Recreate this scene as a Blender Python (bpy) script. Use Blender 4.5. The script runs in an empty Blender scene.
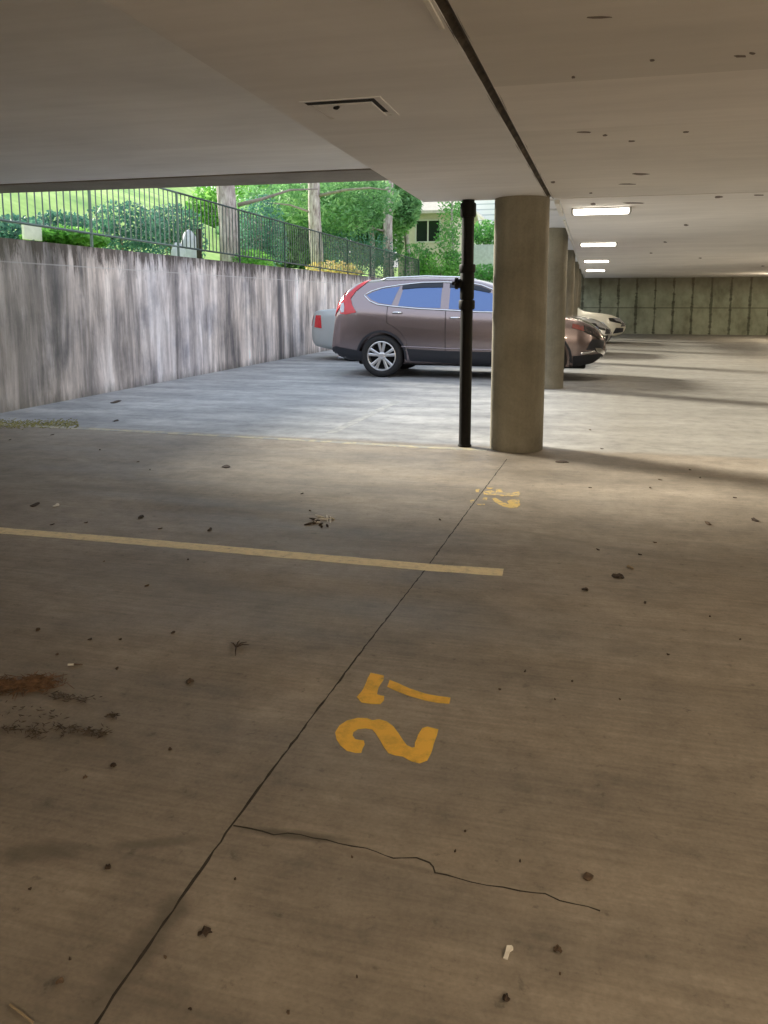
import bpy, bmesh, math, random
from mathutils import Vector, Matrix
from mathutils.bvhtree import BVHTree
from mathutils.geometry import delaunay_2d_cdt
sc = bpy.context.scene
COL = sc.collection
random.seed(11)

# ------------------------------------------------------------------ camera
EYE = 1.27
FPX, CX, CY = 792.0, 384.0, 417.0
PITCH = math.radians(8.4034); YAW = math.radians(14.5638)
cam_d = bpy.data.cameras.new('camera'); cam = bpy.data.objects.new('camera', cam_d); COL.objects.link(cam)
cam.location = (0, 0, EYE); cam.rotation_euler = (math.pi/2 - PITCH, 0, YAW)
cam_d.sensor_fit = 'AUTO'; cam_d.sensor_width = 36; cam_d.lens = 36*FPX/1024
cam_d.shift_y = -(512-CY)/1024; cam_d.clip_start = .05; cam_d.clip_end = 400
sc.camera = cam
# ------------------------------------------------------------------ exposure, world, sun
sc.view_settings.view_transform = 'Standard'; sc.view_settings.look = 'None'
sc.view_settings.gamma = 1; sc.view_settings.use_curve_mapping = False
sc.view_settings.exposure = 0.50
WORLD_STRENGTH = 1.05
LAMP_W = 17.5
LAMP_COL = (1.0, .84, .62)
w = bpy.data.worlds.new('sky'); sc.world = w; w.use_nodes = True
nt = w.node_tree; bg = nt.nodes['Background']
tc = nt.nodes.new('ShaderNodeTexCoord'); sp = nt.nodes.new('ShaderNodeSeparateXYZ'); rp = nt.nodes.new('ShaderNodeValToRGB')
nt.links.new(tc.outputs['Generated'], sp.inputs[0]); nt.links.new(sp.outputs['Z'], rp.inputs[0]); nt.links.new(rp.outputs[0], bg.inputs[0])
rp.color_ramp.elements[0].color = (1.0, .99, .96, 1); rp.color_ramp.elements[1].color = (.68, .80, 1.0, 1); rp.color_ramp.elements[1].position = .75
bg.inputs[1].default_value = WORLD_STRENGTH
sun_d = bpy.data.lights.new('sun', 'SUN'); sun = bpy.data.objects.new('sun', sun_d); COL.objects.link(sun)
sun_d.energy = 7.0; sun_d.angle = math.radians(11); sun_d.color = (1.0, .95, .82)
sun.rotation_euler = Vector((.80, -.385, -.41)).to_track_quat('-Z', 'Y').to_euler()

# photo pixel -> place, used for authoring positions on real planes
_cp, _sp, _cy, _sy = math.cos(PITCH), math.sin(PITCH), math.cos(YAW), math.sin(YAW)
VF = Vector((-_sy*_cp, _cy*_cp, -_sp)); VR = Vector((_cy, _sy, 0)); VU = VR.cross(VF); VC = Vector((0, 0, EYE))
def _ray(x, y): return VF + VR*((x-CX)/FPX) - VU*((y-CY)/FPX)
def onz(x, y, z=0.0):
    d = _ray(x, y); return VC + d*((z-EYE)/d.z)
def onY(x, y, Y):
    d = _ray(x, y); return VC + d*(Y/d.y)
def onX(x, y, X):
    d = _ray(x, y); return VC + d*(X/d.x)

# ------------------------------------------------------------------ materials
class NT:
    def __init__(s, name):
        s.m = bpy.data.materials.new(name); s.m.use_nodes = True; s.t = s.m.node_tree
        s.b = s.t.nodes['Principled BSDF']; s.out = s.t.nodes['Material Output']
    def n(s, k, **kw):
        x = s.t.nodes.new(k)
        for a, v in kw.items(): setattr(x, a, v)
        return x
    def L(s, a, b): s.t.links.new(a, b)
    def val(s, x, sock):
        if hasattr(x, 'is_output') or isinstance(x, bpy.types.NodeSocket): s.L(x, sock)
        else: sock.default_value = x
    def pos(s, scale=(1, 1, 1), obj=False, loc=(0, 0, 0)):
        if obj: o = s.n('ShaderNodeTexCoord').outputs['Object']
        else: o = s.n('ShaderNodeNewGeometry').outputs['Position']
        mp = s.n('ShaderNodeMapping'); mp.inputs['Scale'].default_value = scale; mp.inputs['Location'].default_value = loc
        s.L(o, mp.inputs[0]); return mp.outputs[0]
    def noise(s, v, scale=5, detail=4, rough=.55, dist=0):
        x = s.n('ShaderNodeTexNoise'); s.L(v, x.inputs['Vector'])
        x.inputs['Scale'].default_value = scale; x.inputs['Detail'].default_value = detail
        x.inputs['Roughness'].default_value = rough; x.inputs['Distortion'].default_value = dist
        return x.outputs['Fac']
    def ramp(s, f, stops):
        x = s.n('ShaderNodeValToRGB'); s.L(f, x.inputs[0]); cr = x.color_ramp
        while len(cr.elements) > 1: cr.elements.remove(cr.elements[0])
        first = True
        for p, c in stops:
            if not isinstance(c, (tuple, list)): c = (c, c, c)
            e = cr.elements[0] if first else cr.elements.new(p)
            e.position = p; e.color = (*c[:3], 1); first = False
        return x.outputs[0]
    def math(s, op, a, b=0.0, c=None, clamp=False):
        x = s.n('ShaderNodeMath', operation=op, use_clamp=clamp)
        s.val(a, x.inputs[0]); s.val(b, x.inputs[1])
        if c is not None: s.val(c, x.inputs[2])
        return x.outputs[0]
    def mix(s, f, a, b, mode='MIX'):
        x = s.n('ShaderNodeMix', data_type='RGBA', blend_type=mode)
        s.val(f, x.inputs[0])
        for v, k in ((a, 6), (b, 7)):
            if isinstance(v, (tuple, list)): x.inputs[k].default_value = (*v[:3], 1)
            else: s.L(v, x.inputs[k])
        return x.outputs[2]
    def bump(s, h, strength=.3, dist=.01):
        x = s.n('ShaderNodeBump'); x.inputs['Strength'].default_value = strength; x.inputs['Distance'].default_value = dist
        s.L(h, x.inputs['Height']); s.L(x.outputs[0], s.b.inputs['Normal'])
    def xyz(s):
        g = s.n('ShaderNodeNewGeometry'); q = s.n('ShaderNodeSeparateXYZ'); s.L(g.outputs['Position'], q.inputs[0])
        return q.outputs
    def blob(s, cx, cy, rx, ry, rough_v=None, soft=.5, ang=0):
        """1 inside an ellipse at cx,cy on the ground fading to 0, edge broken by noise"""
        g = s.n('ShaderNodeNewGeometry'); mp = s.n('ShaderNodeMapping', vector_type='TEXTURE')
        mp.inputs['Location'].default_value = (cx, cy, 0); mp.inputs['Rotation'].default_value = (0, 0, ang); mp.inputs['Scale'].default_value = (rx, ry, 1)
        s.L(g.outputs['Position'], mp.inputs[0])
        q = s.n('ShaderNodeSeparateXYZ'); s.L(mp.outputs[0], q.inputs[0])
        r = s.math('SQRT', s.math('ADD', s.math('MULTIPLY', q.outputs[0], q.outputs[0]), s.math('MULTIPLY', q.outputs[1], q.outputs[1])))
        if rough_v is not None: r = s.math('ADD', r, s.math('MULTIPLY', s.math('SUBTRACT', rough_v, .5), 1.4))
        x = s.n('ShaderNodeMapRange', interpolation_type='SMOOTHSTEP'); s.L(r, x.inputs[0])
        x.inputs[1].default_value = 1-soft; x.inputs[2].default_value = 1; x.inputs[3].default_value = 1; x.inputs[4].default_value = 0
        return x.outputs[0]

def plain(name, col, rough=.5, metal=0, coat=0, spec=.5, var=0, vscale=8, emit=None, es=0):
    q = NT(name); b = q.b
    b.inputs['Roughness'].default_value = rough; b.inputs['Metallic'].default_value = metal
    b.inputs['Coat Weight'].default_value = coat; b.inputs['Coat Roughness'].default_value = .04
    b.inputs['Specular IOR Level'].default_value = spec
    if emit: b.inputs['Emission Color'].default_value = (*emit, 1); b.inputs['Emission Strength'].default_value = es
    if var:
        f = q.noise(q.pos(obj=False), vscale, 4)
        c = q.ramp(f, [(.3, tuple(x*(1-var) for x in col)), (.7, tuple(min(1, x*(1+var)) for x in col))])
        q.L(c, b.inputs['Base Color'])
    else: b.inputs['Base Color'].default_value = (*col, 1)
    return q.m

def mat_floor():
    q = NT('concrete_floor')
    X, Y, Z = q.xyz()
    br = q.noise(q.pos((1.2, 26, 1)), 2.2, 6, .6)            # broom streaks across the bay
    br2 = q.noise(q.pos((.35, 2.2, 1)), 1.3, 5, .6)
    big = q.noise(q.pos((.8, 1.2, 1)), .75, 8, .66, .6)
    fine = q.noise(q.pos(), 90, 3)
    sp_ = q.noise(q.pos(), 22, 4, .65)
    base = q.ramp(big, [(.28, (.17, .14, .105)), (.5, (.285, .238, .185)), (.72, (.39, .335, .27))])
    base = q.mix(.55, base, q.ramp(br2, [(.3, .62), (.5, .95), (.7, 1.22)]), 'MULTIPLY')
    base = q.mix(.5, base, q.ramp(br, [(.3, .66), (.55, 1.0), (.72, 1.22)]), 'MULTIPLY')
    mo = q.noise(q.pos(), 6, 7, .7)
    base = q.mix(.7, base, q.ramp(mo, [(.3, .66), (.5, 1.0), (.68, 1.22)]), 'MULTIPLY')
    base = q.mix(.5, base, q.ramp(fine, [(.3, .75), (.6, 1.05)]), 'MULTIPLY')
    base = q.mix(.6, base, q.ramp(sp_, [(.28, .35), (.38, .95), (.5, 1.0), (.75, 1.2)]), 'MULTIPLY')
    # dark patches and dirt at the left of the bay, stained joint, smudges
    rv = q.noise(q.pos(), 3.2, 6, .65)
    for cx, cy, rx, ry, a, k in STAINS:
        base = q.mix(q.math('MULTIPLY', q.blob(cx, cy, rx, ry, rv, .8, a), k), base, (.085, .07, .05))
    # pale weathered apron out in the open, past the end of the slab
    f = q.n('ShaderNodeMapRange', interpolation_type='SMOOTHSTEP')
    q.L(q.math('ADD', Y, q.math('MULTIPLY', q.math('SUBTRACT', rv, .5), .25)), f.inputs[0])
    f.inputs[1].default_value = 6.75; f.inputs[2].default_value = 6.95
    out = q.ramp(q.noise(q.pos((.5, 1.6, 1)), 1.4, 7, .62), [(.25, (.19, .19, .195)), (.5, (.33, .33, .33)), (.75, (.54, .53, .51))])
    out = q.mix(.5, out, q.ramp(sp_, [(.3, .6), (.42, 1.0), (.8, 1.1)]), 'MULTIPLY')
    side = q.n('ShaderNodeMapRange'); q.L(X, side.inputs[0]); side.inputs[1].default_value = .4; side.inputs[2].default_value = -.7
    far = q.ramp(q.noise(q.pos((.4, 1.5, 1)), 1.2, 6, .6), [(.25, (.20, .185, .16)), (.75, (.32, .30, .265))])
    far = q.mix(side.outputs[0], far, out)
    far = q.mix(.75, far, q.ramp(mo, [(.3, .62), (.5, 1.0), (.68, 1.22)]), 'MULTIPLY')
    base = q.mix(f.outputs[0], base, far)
    q.L(base, q.b.inputs['Base Color'])
    q.L(q.ramp(br2, [(.3, .50), (.7, .72)]), q.b.inputs['Roughness'])
    q.b.inputs['Specular IOR Level'].default_value = .5
    q.bump(q.math('ADD', q.math('MULTIPLY', br, .6), q.math('MULTIPLY', fine, .5)), .25, .004)
    return q.m

def mat_concrete(name, c0, c1, c2, scale=1.2, streak=None, rough=.85, bump=.25):
    q = NT(name)
    f = q.noise(q.pos(), scale, 7, .62, .3)
    c = q.ramp(f, [(.25, c0), (.5, c1), (.78, c2)])
    if streak:
        s1 = q.noise(q.pos(streak), 1.0, 5, .6)
        c = q.mix(.6, c, q.ramp(s1, [(.3, .62), (.5, .95), (.7, 1.15)]), 'MULTIPLY')
    fine = q.noise(q.pos(), 60, 4)
    c = q.mix(.35, c, q.ramp(fine, [(.3, .75), (.6, 1.05)]), 'MULTIPLY')
    q.L(c, q.b.inputs['Base Color']); q.b.inputs['Roughness'].default_value = rough
    q.bump(fine, bump, .004)
    return q.m

def mat_left_wall():
    q = NT('stained_retaining_wall')
    X, Y, Z = q.xyz()
    s1 = q.noise(q.pos((1, 2.6, .34)), 1.0, 7, .66, .35)
    s2 = q.noise(q.pos((1, 12, .5)), 1.0, 4, .6, .1)
    s3 = q.noise(q.pos((1, .5, .3)), 1.0, 3, .5)
    c = q.ramp(s1, [(.32, (.15, .145, .155)), (.42, (.33, .31, .30)), (.51, (.58, .54, .52)), (.59, (.80, .77, .75)), (.70, (.95, .93, .92))])
    c = q.mix(.45, c, q.ramp(s2, [(.3, .58), (.5, .95), (.7, 1.3)]), 'MULTIPLY')
    c = q.mix(.5, c, q.ramp(s3, [(.35, (.9, .9, .98)), (.65, (1.05, .97, .90))]), 'MULTIPLY')
    bl = q.noise(q.pos((1, .9, .9)), 1.3, 6, .65)
    c = q.mix(.8, c, q.ramp(bl, [(.3, (.55, .55, .60)), (.5, (1.15, 1.10, 1.07)), (.7, (1.5, 1.42, 1.36))]), 'MULTIPLY')
    # mould band under the coping, ragged at its lower edge
    r = q.noise(q.pos((1, 9, 1.6)), 1.0, 6, .75, .3)
    t = q.math('ADD', q.math('SUBTRACT', Z, 1.72), q.math('MULTIPLY', q.math('SUBTRACT', r, .5), 1.5))
    band = q.n('ShaderNodeMapRange'); q.L(t, band.inputs[0]); band.inputs[1].default_value = 0; band.inputs[2].default_value = .22
    c = q.mix(q.math('MULTIPLY', band.outputs[0], .88), c, (.05, .036, .028))
    t2 = q.math('ADD', q.math('SUBTRACT', .14, Z), q.math('MULTIPLY', q.math('SUBTRACT', r, .5), .6))
    b2 = q.n('ShaderNodeMapRange'); q.L(t2, b2.inputs[0]); b2.inputs[1].default_value = 0; b2.inputs[2].default_value = .25
    c = q.mix(q.math('MULTIPLY', b2.outputs[0], .8), c, (.07, .07, .06))
    # formwork line
    ln = q.math('LESS_THAN', q.math('ABSOLUTE', q.math('SUBTRACT', Z, 1.70)), .008)
    c = q.mix(q.math('MULTIPLY', ln, .45), c, (.62, .6, .58))
    # algae towards the covered end
    g = q.n('ShaderNodeMapRange'); q.L(q.math('ADD', Y, q.math('MULTIPLY', r, 2.0)), g.inputs[0]); g.inputs[1].default_value = 10.6; g.inputs[2].default_value = 8.3
    c = q.mix(q.math('MULTIPLY', g.outputs[0], .5), c, (.10, .10, .05))
    q.L(c, q.b.inputs['Base Color']); q.b.inputs['Roughness'].default_value = .9
    q.bump(q.noise(q.pos(), 45, 5), .35, .006)
    return q.m

def mat_far_wall():
    q = NT('panelled_far_wall')
    X, Y, Z = q.xyz()
    f = q.noise(q.pos((1, 1, .7)), 1.6, 7, .68)
    c = q.ramp(f, [(.3, (.17, .18, .125)), (.5, (.32, .34, .25)), (.75, (.46, .48, .37))])
    n1 = q.noise(q.pos((2, 1, 1.6)), 1.6, 4, .6)
    u = q.math('FRACT', q.math('DIVIDE', q.math('ADD', X, q.math('MULTIPLY', n1, .06)), .66))
    v = q.math('LESS_THAN', q.math('ABSOLUTE', q.math('SUBTRACT', u, .5)), q.math('MULTIPLY', q.math('SUBTRACT', n1, .25), .22))
    h = q.math('LESS_THAN', q.math('ABSOLUTE', q.math('SUBTRACT', Z, .98)), .02)
    n2 = q.noise(q.pos((1.2, 1, 5)), 1.8, 3, .6)
    tie = q.math('MULTIPLY', q.math('LESS_THAN', q.math('ABSOLUTE', q.math('SUBTRACT', u, .5)), .09), q.math('GREATER_THAN', n2, .56))
    c = q.mix(q.math('MULTIPLY', v, .75), c, (.07, .075, .05))
    c = q.mix(q.math('MULTIPLY', tie, .6), c, (.06, .055, .04))
    c = q.mix(q.math('MULTIPLY', h, .7), c, (.10, .10, .07))
    top = q.n('ShaderNodeMapRange'); q.L(q.math('ADD', Z, q.math('MULTIPLY', n1, .3)), top.inputs[0]); top.inputs[1].default_value = 1.55; top.inputs[2].default_value = 2.1  # shade below the ceiling painted in: wall colour darkens towards the top
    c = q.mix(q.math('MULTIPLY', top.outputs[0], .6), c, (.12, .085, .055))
    q.L(c, q.b.inputs['Base Color']); q.b.inputs['Roughness'].default_value = .9
    return q.m

def mat_soffit(name, c, panels=True):
    q = NT(name)
    X, Y, Z = q.xyz()
    f = q.noise(q.pos((.6, .9, 1)), 1.1, 6, .6, .3)
    a = tuple(x*.88 for x in c); b_ = tuple(min(1, x*1.06) for x in c)
    col = q.ramp(f, [(.3, a), (.7, b_)])
    st = q.noise(q.pos((.8, 10, 1)), 1.0, 4, .6)
    col = q.mix(.3, col, q.ramp(st, [(.3, .82), (.65, 1.05)]), 'MULTIPLY')
    if panels:
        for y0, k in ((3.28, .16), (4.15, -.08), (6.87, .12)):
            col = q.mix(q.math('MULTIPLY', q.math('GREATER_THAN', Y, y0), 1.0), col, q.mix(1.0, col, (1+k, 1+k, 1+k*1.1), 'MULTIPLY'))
    q.L(col, q.b.inputs['Base Color']); q.b.inputs['Roughness'].default_value = .8
    q.bump(q.noise(q.pos(), 30, 4), .15, .004)
    return q.m

def mat_paint(name, col, wear=.5, scale=26, worn=(.26, .225, .18)):
    q = NT(name)
    f = q.noise(q.pos(), scale, 5, .7); g = q.noise(q.pos(), 5, 3, .6)
    c = q.ramp(f, [(.3, tuple(x*.72 for x in col)), (.55, col)])
    m = q.math('ADD', q.math('MULTIPLY', f, .65), q.math('MULTIPLY', g, .35))
    k = q.n('ShaderNodeMapRange'); q.L(m, k.inputs[0]); k.inputs[1].default_value = wear-.05; k.inputs[2].default_value = wear+.03
    c = q.mix(k.outputs[0], worn, c)
    q.L(c, q.b.inputs['Base Color']); q.b.inputs['Roughness'].default_value = .7
    return q.m

def mat_leaves(name, dark, mid, light, scale=1.2):
    q = NT(name)
    f = q.noise(q.pos(), scale, 3, .6); g = q.noise(q.pos(), 14, 2, .6)
    m = q.math('ADD', q.math('MULTIPLY', f, .6), q.math('MULTIPLY', g, .4))
    c = q.ramp(m, [(.36, dark), (.5, mid), (.64, light)])
    q.L(c, q.b.inputs['Base Color']); q.b.inputs['Roughness'].default_value = .6
    tr = q.n('ShaderNodeBsdfTranslucent'); q.L(c, tr.inputs[0])
    ms = q.n('ShaderNodeMixShader'); ms.inputs[0].default_value = .4
    q.L(q.b.outputs[0], ms.inputs[1]); q.L(tr.outputs[0], ms.inputs[2]); q.L(ms.outputs[0], q.out.inputs[0])
    return q.m

def mat_bark():
    q = NT('pine_bark')
    f = q.noise(q.pos((9, 9, 2.2)), 1.4, 6, .65, .4)
    c = q.ramp(f, [(.3, (.16, .12, .12)), (.48, (.42, .35, .34)), (.62, (.60, .53, .52)), (.75, (.75, .68, .66))])
    q.L(c, q.b.inputs['Base Color']); q.b.inputs['Roughness'].default_value = .95; q.bump(f, .8, .03)
    return q.m

def stain_list():
    out = []
    def seg(p, q_, wdt, k):     # band between two photo points on the floor
        a, b = onz(*p), onz(*q_); d = b-a
        out.append(((a.x+b.x)/2, (a.y+b.y)/2, d.length*.62, wdt, math.atan2(d.y, d.x), k))
    seg((-30, 855), (100, 850), .05, .55); seg((90, 848), (220, 838), .028, .5)
    seg((235, 828), (350, 842), .022, .75); seg((300, 838), (480, 885), .015, .3)
    seg((80, 1024), (178, 905), .055, .5); seg((160, 930), (182, 893), .05, .6)
    seg((-80, 735), (130, 725), .22, .35); seg((-60, 690), (60, 690), .08, .45)
    seg((500, 528), (600, 545), .05, .30); seg((590, 545), (720, 565), .05, .25)
    seg((0, 480), (250, 500), .10, .25); seg((0, 560), (400, 610), .30, .22)
    return out
STAINS = stain_list()

M = {}
M['floor'] = mat_floor()
M['wall_left'] = mat_left_wall()
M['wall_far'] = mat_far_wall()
M['wall_in'] = mat_concrete('interior_wall', (.22, .20, .16), (.30, .28, .23), (.38, .35, .30), .8)
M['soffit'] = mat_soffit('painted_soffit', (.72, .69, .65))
M['soffit_beam'] = mat_soffit('painted_beam', (.82, .81, .81), False)
M['soffit_left'] = mat_soffit('painted_left_slab', (.90, .90, .90), False)
M['bare'] = mat_concrete('bare_concrete', (.20, .18, .155), (.28, .255, .22), (.36, .33, .29), 2.0)
M['column'] = mat_concrete('column_concrete', (.17, .15, .105), (.275, .245, .18), (.40, .36, .28), 1.6, (5, 5, .4))
M['sealant'] = mat_concrete('dirty_sealant', (.02, .016, .012), (.07, .055, .04), (.22, .18, .13), 9)
M['white_trim'] = plain('white_paint', (.75, .72, .66), .6, var=.1)
M['yellow'] = mat_paint('yellow_road_paint', (.95, .56, .07), .36, 20, (.36, .27, .15))
M['line_paint'] = mat_paint('pale_yellow_line_paint', (.95, .80, .50), .37, 24)
M['faded'] = mat_paint('faded_yellow_paint', (.66, .46, .14), .49, 30, (.33, .28, .21))
M['ghost'] = mat_paint('worn_line_paint', (.50, .44, .30), .51, 9, (.33, .32, .29))
M['crack'] = plain('crack_dirt', (.035, .028, .02), .95, var=.4, vscale=30)
M['pipe'] = plain('black_cast_iron', (.006, .005, .004), .6, 0, spec=.2, var=.3, vscale=20)
M['black_metal'] = plain('black_fence_metal', (.03, .05, .045), .5, .2)
M['galv'] = plain('grey_green_fence_metal', (.12, .17, .15), .5, .3)
M['housing'] = plain('lamp_housing', (.35, .34, .32), .5)
M['diffuser'] = plain('lamp_diffuser', (.9, .9, .85), .4, emit=(1.0, .93, .80), es=5)
M['hatch'] = plain('hatch_paint', (.62, .60, .58), .5, var=.05)
M['dark'] = plain('dark_gap', (.012, .011, .010), .9)
M['bark'] = mat_bark()
M['branch'] = plain('grey_branch', (.28, .24, .21), .9, var=.3)
M['pine'] = mat_leaves('pine_needles', (.08, .20, .08), (.20, .42, .16), (.45, .70, .30), 1.0)
M['leaf_dark'] = mat_leaves('dark_shrub_leaves', (.03, .10, .08), (.08, .22, .16), (.20, .40, .26), 1.4)
M['leaf_bright'] = mat_leaves('bright_leaves', (.09, .26, .05), (.20, .48, .09), (.45, .75, .20), 1.4)
M['hedge'] = mat_leaves('hedge_leaves', (.05, .18, .05), (.13, .38, .09), (.30, .58, .16), 2)
M['flower'] = mat_leaves('flowering_shrub', (.20, .30, .08), (.60, .45, .12), (.85, .65, .40), 4)
def mat_grass():
    q = NT('hillside_grass')
    f = q.noise(q.pos(), .5, 6, .6)
    q.L(q.ramp(f, [(.3, (.22, .42, .10)), (.5, (.42, .62, .16)), (.7, (.62, .76, .28))]), q.b.inputs['Base Color'])
    q.b.inputs['Roughness'].default_value = .95; q.bump(q.noise(q.pos(), 20, 4), .6, .05)
    return q.m
M['grass'] = mat_grass()
M['beige'] = plain('beige_render', (.60, .54, .43), .85, var=.06)
M['shingle'] = plain('pale_shingles', (.55, .50, .42), .9, var=.15, vscale=12)
def mat_siding():
    q = NT('white_lap_siding'); X, Y, Z = q.xyz()
    u = q.math('FRACT', q.math('DIVIDE', Z, .30))
    q.L(q.mix(q.math('LESS_THAN', u, .22), (.80, .83, .86), (.50, .55, .60)), q.b.inputs['Base Color'])
    return q.m
M['siding'] = mat_siding()
M['win_dark'] = plain('dark_window_glass', (.015, .02, .02), .1)
M['win_frame'] = plain('window_frame_paint', (.6, .58, .52), .6)
M['pale_stone'] = plain('pale_stone', (.50, .52, .54), .9, var=.15)
# car materials
def mat_carpaint(name, col, metal=.55, rough=.33):
    q = NT(name); b = q.b
    q.L(q.ramp(q.noise(q.pos(), 3, 2), [(.3, tuple(x*.96 for x in col)), (.7, col)]), b.inputs['Base Color'])
    b.inputs['Metallic'].default_value = metal; b.inputs['Roughness'].default_value = rough
    b.inputs['Coat Weight'].default_value = 1; b.inputs['Coat Roughness'].default_value = .05
    return q.m
M['paint_taupe'] = mat_carpaint('taupe_metallic_paint', (.31, .25, .255), .9, .27)
M['paint_silver'] = mat_carpaint('silver_metallic_paint', (.50, .51, .52))
M['paint_white'] = mat_carpaint('white_car_paint', (.72, .70, .60), .0, .3)
M['paint_grey'] = mat_carpaint('light_grey_car_paint', (.50, .54, .54), .2)
M['glass'] = plain('sky_tinted_car_glass', (.10, .17, .36), .04, .75, coat=1)  # blue of the reflected sky is put into the glass colour
M['glass_dark'] = plain('dark_car_glass', (.01, .012, .014), .05, 0, coat=1)
M['clad'] = plain('black_plastic_cladding', (.02, .022, .03), .5)
M['visor'] = plain('smoked_visor', (.015, .02, .035), .15)
M['chrome'] = plain('chrome', (.85, .86, .88), .12, 1)
M['alloy'] = plain('alloy_wheel', (.72, .72, .73), .28, .8)
M['tyre'] = plain('tyre_rubber', (.018, .018, .02), .75, var=.2, vscale=30)
M['red'] = plain('red_tail_lens', (.62, .01, .02), .12, coat=1)
M['lens'] = plain('clear_lens', (.45, .46, .50), .08, .5, coat=1)
M['lens_dim'] = plain('headlamp_lens', (.20, .15, .15), .08, .5, coat=1)
M['amber'] = plain('amber_lens', (.22, .06, .05), .2, coat=1)
M['under'] = plain('underbody', (.01, .01, .01), .9)
M['leafbit'] = plain('dead_leaf', (.05, .03, .018), .9, var=.4, vscale=60)
M['leafbrown'] = plain('brown_leaf', (.11, .07, .042), .9, var=.4, vscale=60)
M['needle'] = plain('rust_pine_needles', (.17, .095, .05), .95, var=.5, vscale=40)
M['dirt'] = plain('dark_dirt', (.085, .062, .042), .95, var=.5, vscale=40)
M['chip'] = plain('chipped_paint_scar', (.17, .14, .12), .9)
M['ghost_white'] = mat_paint('ghost_line_paint', (.46, .45, .42), .52, 9, (.34, .34, .33))
M['scrap'] = plain('white_paper', (.75, .70, .62), .8)
M['moss'] = plain('yellow_moss', (.30, .28, .10), 1, var=.5, vscale=30)
M['twig'] = plain('pale_twig', (.32, .24, .15), .9)

# ------------------------------------------------------------------ mesh helpers
def obj(name, bm, mat, parent=None, smooth=False):
    me = bpy.data.meshes.new(name); bmesh.ops.recalc_face_normals(bm, faces=bm.faces[:]); bm.to_mesh(me); bm.free()
    for m in (mat if isinstance(mat, (list, tuple)) else [mat]): me.materials.append(m)
    if smooth:
        for p in me.polygons: p.use_smooth = True
    o = bpy.data.objects.new(name, me); COL.objects.link(o)
    if parent: o.parent = parent
    return o
def thing(name, label, cat, loc=(0, 0, 0), rz=0, group=None):
    o = bpy.data.objects.new(name, None); COL.objects.link(o); o.location = loc; o.rotation_euler = (0, 0, rz)
    o.empty_display_size = .2
    return tag(o, label, cat, group)
def tag(o, label, cat, group=None, kind=None):
    o['label'] = label; o['category'] = cat
    if group: o['group'] = group
    if kind: o['kind'] = kind
    return o
def struct(name, bm, mat, smooth=False):
    o = obj(name, bm, mat, None, smooth); o['kind'] = 'structure'; return o
def box(bm, x0, x1, y0, y1, z0, z1, bev=0):
    r = bmesh.ops.create_cube(bm, size=1)
    for v in r['verts']:
        v.co = Vector((x0+(v.co.x+.5)*(x1-x0), y0+(v.co.y+.5)*(y1-y0), z0+(v.co.z+.5)*(z1-z0)))
    if bev:
        es = list({e for v in r['verts'] for e in v.link_edges})
        bmesh.ops.bevel(bm, geom=es, offset=bev, segments=2, affect='EDGES', profile=.5)
def nb(*a, **k):
    bm = bmesh.new(); box(bm, *a, **k); return bm
def prism(bm, pts, z0, z1):
    a = [bm.verts.new((p[0], p[1], z0)) for p in pts]; b = [bm.verts.new((p[0], p[1], z1)) for p in pts]
    n = len(pts); bm.faces.new(a[::-1]); bm.faces.new(b)
    for i in range(n): bm.faces.new((a[i], a[(i+1) % n], b[(i+1) % n], b[i]))
def lathe(bm, prof, seg=32, mat=None):
    """prof: list of (r,z) ; revolve about z; mat: 4x4 transform"""
    rings = []
    for r, z in prof:
        rings.append([bm.verts.new((r*math.cos(2*math.pi*k/seg), r*math.sin(2*math.pi*k/seg), z)) for k in range(seg)])
    for a, b in zip(rings, rings[1:]):
        for k in range(seg): bm.faces.new((a[k], a[(k+1) % seg], b[(k+1) % seg], b[k]))
    bm.faces.new(rings[0][::-1]); bm.faces.new(rings[-1])
    if mat is not None: bmesh.ops.transform(bm, matrix=mat, verts=[v for r in rings for v in r])
def tube(bm, pts, rad, seg=8):
    pts = [Vector(p) for p in pts]; rings = []
    for i, p in enumerate(pts):
        d = (pts[min(i+1, len(pts)-1)]-pts[max(i-1, 0)]).normalized()
        u = d.orthogonal().normalized() if abs(d.z) > .9 else d.cross(Vector((0, 0, 1))).normalized()
        v = d.cross(u); r = rad[i] if isinstance(rad, (list, tuple)) else rad
        rings.append([bm.verts.new(p+(u*math.cos(2*math.pi*k/seg)+v*math.sin(2*math.pi*k/seg))*r) for k in range(seg)])
    for a, b in zip(rings, rings[1:]):
        for k in range(seg): bm.faces.new((a[k], a[(k+1) % seg], b[(k+1) % seg], b[k]))
    bm.faces.new(rings[0][::-1]); bm.faces.new(rings[-1])
def dup(root, loc, rz=0, label=None):
    r = root.copy(); COL.objects.link(r); r.location = loc; r.rotation_euler = (0, 0, rz)
    if label: r['label'] = label
    for ch in list(root.children):
        c = ch.copy(); COL.objects.link(c); c.parent = r
        for g in list(ch.children):
            d = g.copy(); COL.objects.link(d); d.parent = c
    return r

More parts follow.
